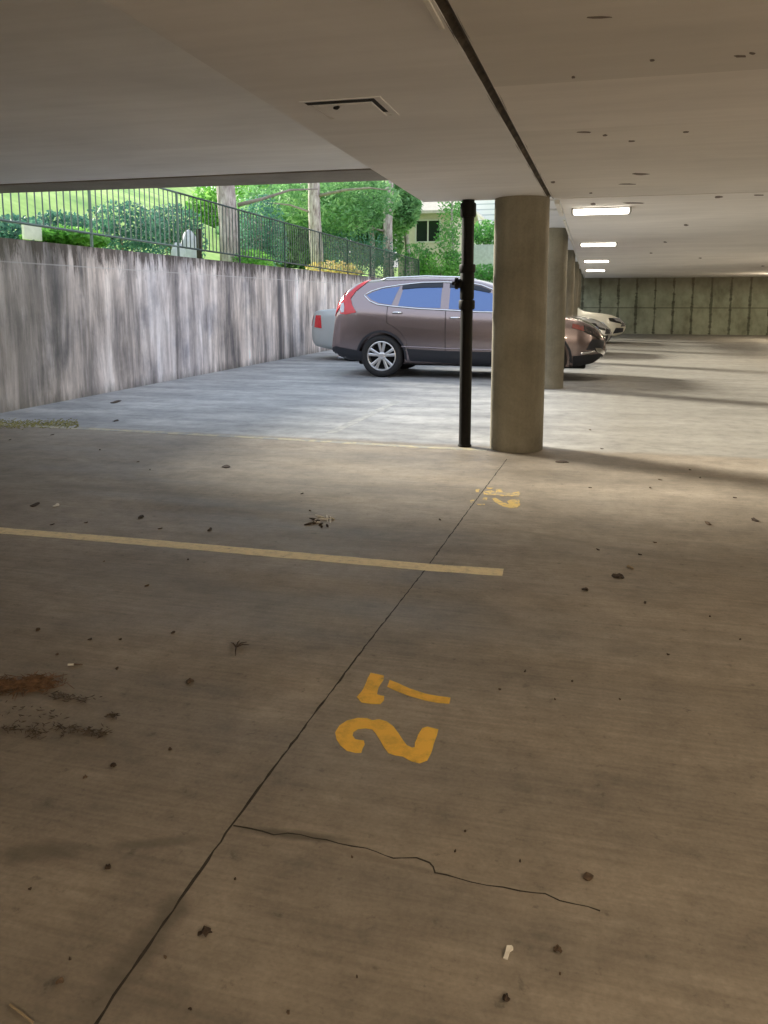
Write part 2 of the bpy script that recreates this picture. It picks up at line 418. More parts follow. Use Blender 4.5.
# ------------------------------------------------------------------ room shell
H = 2.10          # soffit height of beam and right slab
EDGE = 6.85       # where the left slab ends and the open court begins
YF = 31.6         # far wall
XL = -6.45
bm = bmesh.new(); box(bm, XL-.3, 10.3, -6.2, YF+.3, -.25, 0)
struct('floor', bm, M['floor'])
bm = bmesh.new()
prism(bm, [(-.425, -6), (-.425, 2.1), (-.350, 6.78), (-.29, 6.98), (-.29, YF), (10, YF), (10, -6)], H, H+.45)
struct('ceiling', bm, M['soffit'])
bm = bmesh.new()
prism(bm, [(-1.34, -6), (-1.35, 2.1), (-1.43, 6.85), (-.385, 6.85), (-.463, 2.1), (-.463, -6)], H, H+.45)
o = struct('ceiling_beam', bm, M['soffit_beam'])
bm = bmesh.new(); box(bm, XL-.3, -1.33, -6, 6.5, 2.342, 2.59)
struct('ceiling_slab', bm, M['soffit_left'])
bm = bmesh.new(); prism(bm, [(XL-.3, 6.5), (XL-.3, 6.93), (-1.42, 7.12), (-1.42, 6.5)], 2.33, 2.59)
struct('trim_1', bm, M['bare'])
# outdoor strip of slab over the column row (recessed soffit)
bm = bmesh.new(); box(bm, -.86, -.29, 6.95, YF, 2.27, 2.59)
for yy in (8.3, 9.2, 13.6, 18.6, 23.8): box(bm, -.86, -.31, yy, yy+.05, 2.25, 2.275)
struct('ceiling_overhang', bm, M['soffit_beam'])
# dirty joint between beam and slab
bm = bmesh.new()
jn = 60
prev = None
for i in range(jn+1):
    y = -6+(12.9)*i/jn
    xc = -.444 if y < 2.1 else -.444+(y-2.1)/4.7*.077
    a = .021+random.random()*.004; z = H+.002-random.random()*.004
    row = [bm.verts.new((xc-a, y, z)), bm.verts.new((xc, y, H+.02)), bm.verts.new((xc+a+random.random()*.006, y, z)), bm.verts.new((xc, y, H+.12))]
    if prev:
        for k in range(4): bm.faces.new((prev[k], prev[(k+1) % 4], row[(k+1) % 4], row[k]))
    prev = row
struct('trim_2', bm, M['sealant'])
bm = bmesh.new(); box(bm, -.487, -.470, 1.0, 2.55, H-.006, H+.002, .002); struct('trim_3', bm, M['white_trim'])
bm = bmesh.new(); box(bm, -.335, -.295, 6.98, 8.05, H-.03, H+.002, .004); box(bm, -.325, -.30, 8.7, YF, H-.012, H+.002); struct('trim_4', bm, M['white_trim'])
bm = bmesh.new(); box(bm, -.28, 10, 6.86, 6.88, H-.004, H+.001)
struct('trim_5', bm, M['soffit'])
# chips in the painted soffit
bm = bmesh.new()
for (x, y, wx, wy) in [(600, 17, 26, 1.6), (740, 56, 14, 2), (752, 53, 8, 2), (652, 60, 5, 2), (573, 77, 4, 2), (583, 132, 16, 1.4), (605, 135, 6, 1.5), (631, 141, 8, 1.4), (686, 132, 7, 1.4), (640, 174, 20, 2), (628, 184, 20, .8), (593, 204, 5, 2.4), (633, 203, 22, 1.2), (553, 182, 5, 1.6), (591, 193, 4, 1.2), (718, 197, 10, 2), (758, 195, 12, 1), (686, 225, 6, 1.5), (665, 242, 4, 1.2), (651, 253, 3, 1), (700, 258, 4, .8), (763, 266, 4, 1)]:
    pts = []
    for k in range(9):
        a = 2*math.pi*k/9; r = .6+random.random()*.55
        p = onz(x+wx*.5*r*math.cos(a), y+wy*.6*r*math.sin(a), H); pts.append((p.x, p.y))
    prism(bm, pts, H-.002, H+.01)
struct('ceiling_chips', bm, M['chip'])

bm = bmesh.new(); box(bm, XL-.3, XL, EDGE+.1, YF, -.1, 1.965); box(bm, XL-.3, XL, -6, EDGE+.1, -.1, 2.45)
struct('wall_left', bm, M['wall_left'])
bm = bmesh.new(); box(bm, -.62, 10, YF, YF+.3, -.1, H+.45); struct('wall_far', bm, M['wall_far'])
bm = bmesh.new(); box(bm, XL-.3, -.62, YF, YF+.3, -.1, 1.965); struct('wall_court_end', bm, M['wall_in'])
bm = bmesh.new(); box(bm, 10, 10.3, -6, YF+.3, -.1, H+.45); struct('wall_right', bm, M['wall_in'])
bm = bmesh.new(); box(bm, XL-.3, 10.3, -6.3, -6, -.1, H+.45); struct('wall_back', bm, M['wall_in'])

# floor joint and crack: narrow dirt-filled grooves
def groove(name, pts, wid, mat, jitter=0, seed=1):
    rnd = random.Random(seed); bm = bmesh.new(); P = []
    for (a, b) in zip(pts, pts[1:]):
        A, B = onz(*a), onz(*b); n = max(2, int((B-A).length/.03))
        for i in range(n): P.append(A.lerp(B, i/n))
    P.append(onz(*pts[-1])); prev = None
    for i, p in enumerate(P):
        d = (P[min(i+1, len(P)-1)]-P[max(0, i-1)]).normalized(); s = Vector((-d.y, d.x, 0))
        p = p+s*rnd.uniform(-jitter, jitter); ww = wid*rnd.uniform(.5, 1.3)
        row = [bm.verts.new((p.x-s.x*ww, p.y-s.y*ww, .0006)), bm.verts.new((p.x+s.x*ww, p.y+s.y*ww, .0006)),
               bm.verts.new((p.x+s.x*ww, p.y+s.y*ww, -.01)), bm.verts.new((p.x-s.x*ww, p.y-s.y*ww, -.01))]
        if prev:
            for k in range(4): bm.faces.new((prev[k], prev[(k+1) % 4], row[(k+1) % 4], row[k]))
        prev = row
    return struct(name, bm, mat)
groove('floor_joint', [(60, 1075), (95, 1024), (165, 922), (232, 825), (300, 733), (370, 640), (425, 570), (470, 508), (507, 459)], .0032, M['crack'], .002, 3)
groove('floor_crack', [(233, 826), (262, 832), (300, 836), (340, 842), (365, 849), (385, 856), (402, 857), (430, 862), (436, 872), (455, 879), (487, 884), (520, 889), (545, 895), (575, 905), (600, 912)], .0018, M['crack'], .006, 5)

# ------------------------------------------------------------------ columns
cols = [(-.59, 6.83, .226, H, 'thick round concrete column, nearest one, beside the black drain pipe'),
        (-.585, 11.78, .225, 2.27, 'round concrete column standing just behind the nearest big column'),
        (-.585, 16.95, .225, 2.27, 'round concrete column third in the row, at the nose of the silver car'),
        (-.585, 22.0, .225, 2.27, 'round concrete column fourth in the row, before the white car'),
        (-.585, 27.1, .225, 2.27, 'slim-looking round concrete column farthest away, nearest the far wall')]
for i, (x, y, r, zt, lab) in enumerate(cols):
    bm = bmesh.new()
    lathe(bm, [(r*.995, -.05), (r*.995, 0), (r, .02), (r, zt*.5), (r, zt-.02), (r*.99, zt), (r*.99, zt+.05)], 64)
    o = obj('concrete_column', bm, M['column'], None, True); o.location = (x, y, 0)
    tag(o, lab, 'column')
    o.data.set_sharp_from_angle(angle=.6)

# ------------------------------------------------------------------ drain pipe
px, py = -1.035, 6.80
pr_ = thing('drain_pipe', 'black cast iron drain pipe running floor to ceiling beside the nearest column', 'pipe', (px, py, 0))
R = .052
bm = bmesh.new(); lathe(bm, [(R, 0), (R, 1.10), (R, H)], 32); obj('pipe_length', bm, M['pipe'], pr_, True).data.set_sharp_from_angle(angle=.6)
def ring(z0, z1, r, name='coupling'):
    bm = bmesh.new(); lathe(bm, [(R*.9, z0), (r*.93, z0), (r, z0+.012), (r, z1-.012), (r*.93, z1), (R*.9, z1)], 32)
    o = obj(name, bm, M['pipe'], pr_, True); o.data.set_sharp_from_angle(angle=.6); return o
ring(1.19, 1.27, .069); ring(1.50, 1.57, .069); ring(1.275, 1.50, .060, 'tee_fitting')
ring(1.96, 2.075, .067)
ring(0, .018, .060, 'base_ring')
bm = bmesh.new()
lathe(bm, [(.038, 0), (.038, .075), (.050, .078), (.050, .10), (.03, .104), (.016, .106), (.016, .125), (.0158, .126)], 20, Matrix.Translation((.0, -.01, 1.41)) @ Matrix.Rotation(-math.pi/2, 4, 'Y'))
obj('cleanout_plug', bm, M['pipe'], pr_, True).data.set_sharp_from_angle(angle=.6)

# ------------------------------------------------------------------ access hatch in the beam soffit
hx0, hx1, hy0, hy1 = -1.20, -.905, 3.32, 3.63
ht = thing('access_hatch', 'square metal access hatch hanging slightly ajar in the beam soffit', 'hatch', (-1.06, 3.48, H))
bm = bmesh.new()
def lb(x0, x1, y0, y1, z0, z1, b=0): box(bm, x0+1.06, x1+1.06, y0-3.48, y1-3.48, z0-H, z1-H, b)
lb(hx0-.03, hx1+.03, hy0-.018, hy0, H-.004, H+.004); lb(hx0-.03, hx1+.03, hy1, hy1+.012, H-.004, H+.004)
lb(hx0-.03, hx0, hy0, hy1, H-.003, H+.004); lb(hx1, hx1+.03, hy0, hy1, H-.004, H+.004)
obj('hatch_frame', bm, M['soffit_beam'], ht)
bm = bmesh.new(); lb(hx0-.01, hx1, hy0-.006, hy0+.04, H-.0045, H-.001); lb(hx1-.022, hx1+.001, hy0, hy1-.07, H-.004, H-.001)
obj('hatch_gap', bm, M['dark'], ht)
bm = bmesh.new(); lb(hx0+.03, hx1-.022, hy0+.045, hy1-.004, H-.010, H-.002, .002)
obj('hatch_door', bm, M['soffit_beam'], ht)
bm = bmesh.new(); tube(bm, [(-.02, -.155, -.03), (-.02, -.12, -.022), (-.02, -.095, -.012)], [.006, .008, .006], 8)
obj('latch', bm, M['dark'], ht, True)

# ------------------------------------------------------------------ ceiling lamps
def lamp_parts(t):
    bm = bmesh.new(); box(bm, -.26, .26, -.11, .11, -.012, 0, .003); obj('housing', bm, M['housing'], t)
    bm = bmesh.new(); box(bm, -.245, .245, -.105, .105, -.045, -.010, .010); obj('diffuser', bm, M['diffuser'], t)
    for s in (-1, 1):
        bm = bmesh.new(); box(bm, s*.255-.009, s*.255+.009, -.11, .11, -.047, -.008, .003); obj('end_cap', bm, M['housing'], t)
def lamp_light(x, y, power):
    d = bpy.data.lights.new('lamp_light', 'AREA'); d.shape = 'RECTANGLE'; d.size = .46; d.size_y = .28; d.energy = power; d.color = LAMP_COL
    o = bpy.data.objects.new('lamp_light', d); COL.objects.link(o); o.location = (x, y, H-.052); return o
lamp_spots = [(.05, 7.72, 'glowing flush ceiling lamp nearest the camera, just past the biggest column', 1.0),
              (.06, 12.3, 'glowing flush ceiling lamp second along the row', 1.0),
              (.06, 17.6, 'glowing flush ceiling lamp third along the row', 1.0),
              (.06, 23.0, 'glowing flush ceiling lamp farthest along the row, nearest the far wall', 1.3)]
hidden_spots = [(.9, -1.8, 'unseen ceiling lamp behind the viewpoint over the near bays', 2.1), (3.4, 1.6, 'unseen ceiling lamp over the right hand aisle near the front', 1.9), (-2.4, -3.8, 'unseen ceiling lamp behind the viewpoint over the left bays', .55),  # unseen lamps, added to warm and brighten the near floor and aisle
                (6.4, 9.5, 'unseen ceiling lamp over the right hand aisle past the front', .8), (5.2, 18.0, 'unseen ceiling lamp over the middle of the right hand aisle', 1.45), (6.0, 27.5, 'unseen ceiling lamp over the far end of the right hand aisle', 1.9)]
l0 = None
for x, y, lab, k in lamp_spots+hidden_spots:
    if l0 is None:
        l0 = thing('ceiling_lamp', lab, 'ceiling lamp', (x, y, H), 0, 'flush ceiling lamps in a row'); lamp_parts(l0)
    else: dup(l0, (x, y, H), 0, lab)
    lamp_light(x, y, LAMP_W*k*(.45 if k > 1.35 else .42))
for x, y, lab, k in hidden_spots:          # fill points added below the unseen lamps to brighten ceiling and floor
    d = bpy.data.lights.new('fill_light', 'POINT'); d.shadow_soft_size = .12; d.energy = LAMP_W*k*2.1; d.color = LAMP_COL
    o = bpy.data.objects.new('fill_light', d); COL.objects.link(o); o.location = (x, y, H-.40)

# ------------------------------------------------------------------ road paint
def flat_poly(name, pts, mat, parent=None, th=.0012, org=(0, 0), jit=0, seed=0):
    rnd = random.Random(seed); P = []
    W = [onz(*p) for p in pts]
    for a, b in zip(W, W[1:]+W[:1]):
        n = max(1, int((b-a).length/.02)) if jit else 1
        for i in range(n):
            q = a.lerp(b, i/n); P.append((q.x-org[0]+(rnd.uniform(-jit, jit) if i else 0), q.y-org[1]+(rnd.uniform(-jit, jit) if i else 0)))
    bm = bmesh.new(); prism(bm, P, -.002, th)
    bmesh.ops.triangulate(bm, faces=[f for f in bm.faces if len(f.verts) > 4])
    return obj(name, bm, mat, parent)
def z2(L, ox, oy, s): return [(ox+a/s, oy+b/s) for a, b in L]
two = z2([(30, 370), (55, 330), (100, 300), (165, 284), (220, 286), (250, 298), (290, 292), (335, 305), (375, 335), (405, 375), (430, 415), (455, 447), (485, 460), (500, 458), (502, 430), (520, 385), (545, 345), (575, 336), (640, 352), (632, 385), (612, 440), (598, 490), (575, 535), (530, 552), (480, 540), (430, 512), (385, 505), (345, 492), (318, 455), (295, 415), (270, 375), (250, 352), (210, 345), (165, 350), (138, 368), (133, 388), (148, 410), (175, 415), (200, 418), (205, 440), (185, 490), (150, 490), (100, 478), (60, 445), (38, 410)], 330, 670, 5.908)
seven_a = z2([(240, 18), (318, 35), (316, 60), (298, 85), (282, 120), (278, 145), (300, 152), (320, 155), (318, 180), (298, 202), (240, 200), (185, 192), (158, 160), (185, 130), (205, 95), (222, 50)], 330, 670, 5.908)
seven_b = z2([(352, 60), (400, 78), (470, 110), (560, 140), (640, 155), (712, 165), (705, 200), (640, 195), (560, 180), (470, 155), (400, 128), (338, 100)], 330, 670, 5.908)
o27 = onz(395, 712)
sn = thing('stall_number', 'yellow stencilled stall number 27 painted on the floor nearest the camera', 'floor marking', (o27.x, o27.y, 0))
flat_poly('digit', two, M['yellow'], sn, .0013, o27, .0015, 1)
d7 = flat_poly('digit', seven_a, M['yellow'], sn, .0013, o27, .0012, 2)
flat_poly('stencil_stroke', seven_b, M['yellow'], d7, .0013, o27, .0012, 3)
# the far, badly worn number 26
o26 = onz(500, 498)
s2 = thing('stall_number', 'faded worn yellow stall number 26 painted near the foot of the column', 'floor marking', (o26.x, o26.y, 0))
a = z2([(225, 160), (300, 148), (340, 165), (345, 140), (400, 135), (410, 170), (500, 172), (560, 160), (580, 175), (560, 208), (480, 205), (400, 203), (320, 195), (230, 190)], 460, 475, 9.6)
flat_poly('digit', a, M['faded'], s2, .0013, o26, .002, 4)
b = z2([(300, 225), (340, 220), (400, 255), (470, 285), (455, 250), (500, 235), (570, 238), (575, 290), (545, 318), (480, 318), (410, 300), (340, 262)], 460, 475, 9.6)
d6 = flat_poly('digit', b, M['faded'], s2, .0013, o26, .002, 5)
for c, e in (([(150, 140), (185, 135), (180, 165), (150, 165)], 6), ([(100, 245), (140, 230), (130, 262), (105, 268)], 7), ([(150, 275), (240, 278), (240, 290), (180, 290)], 8), ([(225, 220), (265, 215), (260, 240), (215, 240)], 9), ([(255, 122), (320, 125), (300, 135), (260, 132)], 10)):
    flat_poly('paint_remnant', z2(c, 460, 475, 9.6), M['faded'], d6, .0013, o26, .002, e)
# stall lines
def line_obj(pts, wd, mat, label, seed):
    rnd = random.Random(seed); bm = bmesh.new(); P = []
    for (a, b) in zip(pts, pts[1:]):
        A, B = onz(*a), onz(*b); n = max(2, int((B-A).length/.05)); P += [A.lerp(B, i/n) for i in range(n)]
    P.append(onz(*pts[-1])); prev = None
    for i, p in enumerate(P):
        d = (P[min(i+1, len(P)-1)]-P[max(0, i-1)]).normalized(); s = Vector((-d.y, d.x, 0))
        w1, w2 = wd/2+rnd.uniform(-.003, .003), wd/2+rnd.uniform(-.003, .003)
        row = [bm.verts.new((*(p-s*w1).xy, .0012)), bm.verts.new((*(p+s*w2).xy, .0012)), bm.verts.new((*(p+s*w2).xy, -.002)), bm.verts.new((*(p-s*w1).xy, -.002))]
        if prev:
            for k in range(4): bm.faces.new((prev[k], prev[(k+1) % 4], row[(k+1) % 4], row[k]))
        else: bm.faces.new(row)
        prev = row
    bm.faces.new(prev[::-1])
    return tag(obj('parking_line', bm, mat), label, 'floor marking')
line_obj([(-60, 525.5), (0, 530.5), (120, 540), (250, 551.5), (380, 563), (430, 567.5), (503, 572.5)], .098, M['line_paint'], 'pale yellow stall line crossing the near floor from left to centre', 1)
line_obj([(-20, 423), (60, 427.5), (160, 432.5), (300, 440), (400, 446), (487, 450)], .10, M['ghost'], 'worn yellowish stall line along the slab edge running to the column foot', 2)
line_obj([(330, 433), (352, 423), (398, 401)], .10, M['ghost_white'], 'faint worn line on the open court floor between slab edge and brown car', 3)

# ------------------------------------------------------------------ cars
def interp(T, x):
    if x <= T[0][0]: return T[0][1]
    for (a, va), (b, vb) in zip(T, T[1:]):
        if x <= b:
            t = (x-a)/(b-a); return va+(vb-va)*t
    return T[-1][1]
def car_shell(top, belt, half, bot, xs, axles, wr, tumble=.40, wy=.0):
    bm = bmesh.new(); rings = []
    for x in xs:
        zt = interp(top, x); w_ = interp(half, x); zb = interp(bot, x); zl = min(interp(belt, x), zt-.035)
        zl = max(zl, zb+.04); hc = zt-zl; sh = .955*w_
        def cab(k): return max(sh-tumble*hc*k, w_*.2)
        d = zl-zb
        half_pts = [(0, zb), (w_*.80, zb), (w_*.955, zb+d*.06), (w_*.985, zb+d*.22), (w_*.995, zb+d*.42), (w_*1.0, zb+d*.62), (w_*.985, zb+d*.80), (w_*.975, zl-d*.06),
                    (sh, zl), (cab(.35), zl+hc*.35), (cab(.72), zl+hc*.72), (cab(.95)-.02*min(1, hc*3), zl+hc*.93), (cab(1)*.72, zt-.012*min(1, hc*4)), (cab(1)*.35, zt-.003), (0, zt)]
        pts = [(-a, z) for a, z in half_pts]+[(a, z) for a, z in half_pts[-2:0:-1]]
        rings.append([bm.verts.new((x, a, z)) for a, z in pts])
    n = len(rings[0])
    for a, b in zip(rings, rings[1:]):
        for k in range(n): bm.faces.new((a[k], a[(k+1) % n], b[(k+1) % n], b[k]))
    bm.faces.new(rings[0][::-1]); bm.faces.new(rings[-1])
    bmesh.ops.recalc_face_normals(bm, faces=bm.faces[:])
    me = bpy.data.meshes.new('tmp'); bm.to_mesh(me); bm.free()
    o = bpy.data.objects.new('tmp', me); COL.objects.link(o)
    s = o.modifiers.new('s', 'SUBSURF'); s.levels = 2; s.render_levels = 2
    dg = bpy.context.evaluated_depsgraph_get(); full = bpy.data.meshes.new_from_object(o.evaluated_get(dg))
    verts = [v.co.copy() for v in full.vertices]; polys = [tuple(p.vertices) for p in full.polygons]
    bvh = BVHTree.FromPolygons(verts, polys)
    # cut the wheel wells
    cb = bmesh.new()
    for ax in axles:
        for sgn in (-1, 1):
            lathe(cb, [(wr, -.16), (wr, .16)], 40, Matrix.Translation((ax, sgn*.84, wr*.86)) @ Matrix.Rotation(math.pi/2, 4, 'X'))
    bmesh.ops.recalc_face_normals(cb, faces=cb.faces[:])
    cm = bpy.data.meshes.new('tmpc'); cb.to_mesh(cm); cb.free(); co = bpy.data.objects.new('tmpc', cm); COL.objects.link(co)
    b = o.modifiers.new('b', 'BOOLEAN'); b.operation = 'DIFFERENCE'; b.object = co; b.solver = 'EXACT'
    bpy.context.view_layer.update()
    dg = bpy.context.evaluated_depsgraph_get(); fin = bpy.data.meshes.new_from_object(o.evaluated_get(dg))
    bpy.data.objects.remove(o); bpy.data.objects.remove(co)
    return fin, bvh
def resample(P, step, closed=True):
    out = []; Q = list(P)+([P[0]] if closed else [])
    for a, b in zip(Q, Q[1:]):
        d = math.dist(a, b); n = max(1, int(d/step))
        out += [(a[0]+(b[0]-a[0])*i/n, a[1]+(b[1]-a[1])*i/n) for i in range(n)]
    if not closed: out.append(P[-1])
    return out
def inside(p, poly):
    c = False; j = len(poly)-1
    for i in range(len(poly)):
        a, b = poly[i], poly[j]
        if (a[1] > p[1]) != (b[1] > p[1]) and p[0] < (b[0]-a[0])*(p[1]-a[1])/(b[1]-a[1])+a[0]: c = not c
        j = i
    return c
def hit(bvh, u, v, mode):
    if mode == 'side': o, d = Vector((u, -3, v)), Vector((0, 1, 0))
    elif mode == 'sideL': o, d = Vector((u, 3, v)), Vector((0, -1, 0))
    elif mode == 'front': o, d = Vector((8, u, v)), Vector((-1, 0, 0))
    elif mode == 'rear': o, d = Vector((-3, u, v)), Vector((1, 0, 0))
    else: o, d = Vector((u, v, 5)), Vector((0, 0, -1))
    h = bvh.ray_cast(o, d)
    if h[0] is None:
        h2 = bvh.find_nearest(o+d*2.2); return h2[0], h2[1]
    return h[0], h[1]
def patch(name, bvh, poly, mode, mat, parent, off=.004, step=.05, th=.006):
    out = resample(poly, step); n = len(out)
    xs = [p[0] for p in poly]; ys = [p[1] for p in poly]; pts = list(out)
    x = min(xs)+step*.5
    while x < max(xs):
        y = min(ys)+step*.5
        while y < max(ys):
            if inside((x, y), poly) and min(math.dist((x, y), q) for q in out) > step*.45: pts.append((x, y))
            y += step
        x += step
    r = delaunay_2d_cdt([Vector(p) for p in pts], [], [list(range(n))], 1, 1e-5)
    bm = bmesh.new(); vs = []
    for v in r[0]:
        p, nn = hit(bvh, v.x, v.y, mode)
        vs.append(bm.verts.new(p+nn*off))
    for f in r[2]:
        if len(set(f)) >= 3:
            try: bm.faces.new([vs[i] for i in f])
            except ValueError: pass
    bmesh.ops.recalc_face_normals(bm, faces=bm.faces[:])
    ce = sum((v.co for v in bm.verts), Vector())/max(1, len(bm.verts))
    # make faces look outwards
    ref = {'side': Vector((0, -1, 0)), 'sideL': Vector((0, 1, 0)), 'front': Vector((1, 0, 0)), 'rear': Vector((-1, 0, 0)), 'top': Vector((0, 0, 1))}[mode]
    bm.normal_update()
    if sum((f.normal.dot(ref) for f in bm.faces)) < 0: bmesh.ops.reverse_faces(bm, faces=bm.faces[:])
    be = [e for e in bm.edges if len(e.link_faces) == 1]
    ret = bmesh.ops.extrude_edge_only(bm, edges=be)
    for v in [g for g in ret['geom'] if isinstance(g, bmesh.types.BMVert)]:
        p, nn, _, _ = bvh.find_nearest(v.co); v.co = v.co-nn*th
    me = bpy.data.meshes.new(name); bm.to_mesh(me); bm.free(); me.materials.append(mat)
    for p in me.polygons: p.use_smooth = True
    me.set_sharp_from_angle(angle=.8)
    o = bpy.data.objects.new(name, me); COL.objects.link(o); o.parent = parent; return o
def strip(name, bvh, pts, mode, rad, mat, parent, off=.004, step=.04):
    P = [hit(bvh, u, v, mode) for u, v in resample(pts, step, False)]
    bm = bmesh.new(); tube(bm, [p+n*off for p, n in P], rad, 6); return obj(name, bm, mat, parent, True)
def mirror_poly(P): return P
def wheel(parent, x, y, r, side, style=5):
    """side -1: outer face looks to -y"""
    rot = Matrix.Translation((x, y, r)) @ Matrix.Rotation(math.pi/2 if side < 0 else -math.pi/2, 4, 'X')
    w2 = .105; rr = r*.69
    bm = bmesh.new()
    prof = [(rr, -w2*.8), (rr+.02, -w2*.96), (r-.05, -w2), (r-.015, -w2*.86), (r, -w2*.6), (r, w2*.6), (r-.015, w2*.86), (r-.05, w2), (rr+.02, w2*.96), (rr, w2*.8), (rr-.015, w2*.5), (rr-.015, -w2*.5)]
    seg = 48; rings = [[bm.verts.new((a*math.cos(2*math.pi*k/seg), a*math.sin(2*math.pi*k/seg), z)) for k in range(seg)] for a, z in prof]
    for a, b in zip(rings, rings[1:]+rings[:1]):
        for k in range(seg): bm.faces.new((a[k], a[(k+1) % seg], b[(k+1) % seg], b[k]))
    bmesh.ops.transform(bm, matrix=rot, verts=bm.verts[:])
    t = obj('wheel', bm, M['tyre'], parent, True); t.data.set_sharp_from_angle(angle=.7)
    # alloy rim: lip, spokes, hub
    bm = bmesh.new()
    prof = [(rr+.004, w2*.82), (rr-.008, w2*.86), (rr-.02, w2*.72), (rr-.022, -w2*.3), (rr-.004, -w2*.3)]
    rings = [[bm.verts.new((a*math.cos(2*math.pi*k/seg), a*math.sin(2*math.pi*k/seg), z)) for k in range(seg)] for a, z in prof]
    for a, b in zip(rings, rings[1:]+rings[:1]):
        for k in range(seg): bm.faces.new((a[k], a[(k+1) % seg], b[(k+1) % seg], b[k]))
    for i in range(style):
        for dl in (-.17, .17):
            a0 = 2*math.pi*i/style+math.pi/2; a1 = a0+dl*1.25; w0, w1 = .018, .026
            p0 = Vector((math.cos(a0+dl*.9), math.sin(a0+dl*.9), 0))*.045; p1 = Vector((math.cos(a1), math.sin(a1), 0))*(rr-.012)
            d = (p1-p0).normalized(); s = Vector((-d.y, d.x, 0)); zf0, zf1, zk = w2*.60, w2*.80, .03
            vs = []
            for p, ww, zf in ((p0, w0, zf0), (p1, w1, zf1)):
                vs.append([bm.verts.new((*(p-s*ww).xy, zf-.008)), bm.verts.new((*(p-s*ww*.5).xy, zf)), bm.verts.new((*(p+s*ww*.5).xy, zf)), bm.verts.new((*(p+s*ww).xy, zf-.008)), bm.verts.new((*(p+s*ww).xy, zf-zk)), bm.verts.new((*(p-s*ww).xy, zf-zk))])
            for k in range(6): bm.faces.new((vs[0][k], vs[0][(k+1) % 6], vs[1][(k+1) % 6], vs[1][k]))
            bm.faces.new(vs[0]); bm.faces.new(vs[1])
    lathe(bm, [(.066, w2*.15), (.066, w2*.56), (.05, w2*.66), (.034, w2*.70), (.03, w2*.68)], 24)
    bmesh.ops.transform(bm, matrix=rot, verts=bm.verts[:])
    obj('rim', bm, M['alloy'], t)
    bm = bmesh.new(); lathe(bm, [(rr*.97, -w2*.5), (rr*.97, -w2*.2), (.0999*1.5, -w2*.2), (.15, w2*.1), (.06, w2*.1)], 32)
    bmesh.ops.transform(bm, matrix=rot, verts=bm.verts[:]); obj('brake_disc', bm, M['under'], t)
    return t

def dens(a, b, n): return [a+(b-a)*i/n for i in range(n+1)]
def finish_shell(t, fin, paint, name='body'):
    fin.materials.clear(); fin.materials.append(paint)
    for p in fin.polygons: p.use_smooth = True
    fin.set_sharp_from_angle(angle=.75); fin.name = name
    o = bpy.data.objects.new(name, fin); COL.objects.link(o); o.parent = t; return o

# ---- the brown SUV, tail at the left, nose between the columns
CX0, CYC = -4.26, 13.56
suv = thing('suv', 'taupe brown SUV parked side on behind the black drain pipe, nose past the columns', 'car', (CX0, CYC, 0))
NEARY = CYC-.86
def cs(x, y, Yp=NEARY):
    p = onY(x, y, Yp); return (p.x-CX0, p.z)
top = [(0, .56), (.015, .60), (.03, .78), (.055, .98), (.085, 1.10), (.12, 1.24), (.20, 1.37), (.30, 1.49), (.42, 1.575), (.60, 1.612), (.9, 1.645), (1.3, 1.665), (1.8, 1.668), (2.2, 1.645), (2.5, 1.60), (2.75, 1.525), (3.1, 1.33), (3.45, 1.115), (3.6, 1.065), (3.9, 1.01), (4.1, .955), (4.25, .89), (4.36, .81), (4.43, .72), (4.49, .62), (4.51, .55)]
belt = [(0, .5), (.1, 1.0), (.3, 1.12), (.6, 1.13), (1.2, 1.095), (2.2, 1.045), (3.2, 1.01), (3.6, .97), (4.1, .88), (4.35, .74), (4.5, .55)]
half = [(0, .70), (.03, .76), (.08, .80), (.2, .845), (.5, .885), (1, .905), (2.2, .91), (3.4, .905), (3.8, .885), (4.1, .83), (4.3, .73), (4.42, .60), (4.51, .42)]
bot = [(0, .45), (.02, .40), (.1, .33), (.3, .26), (.6, .22), (1, .20), (3.6, .20), (4.0, .21), (4.3, .26), (4.42, .34), (4.51, .46)]
xs = [0, .012, .03, .055, .085, .12, .16, .20, .25, .30, .36, .42, .5, .6]+dens(.75, 2.7, 16)+dens(2.8, 3.6, 9)+dens(3.7, 4.1, 5)+[4.18, 4.25, 4.31, 4.36, 4.40, 4.43, 4.46, 4.49, 4.51]
fin, bv = car_shell(top, belt, half, bot, xs, (.92, 3.56), .395)
finish_shell(suv, fin, M['paint_taupe'])
Z = lambda L: [cs(325+a/4.518, 265+b/4.518) for a, b in L]
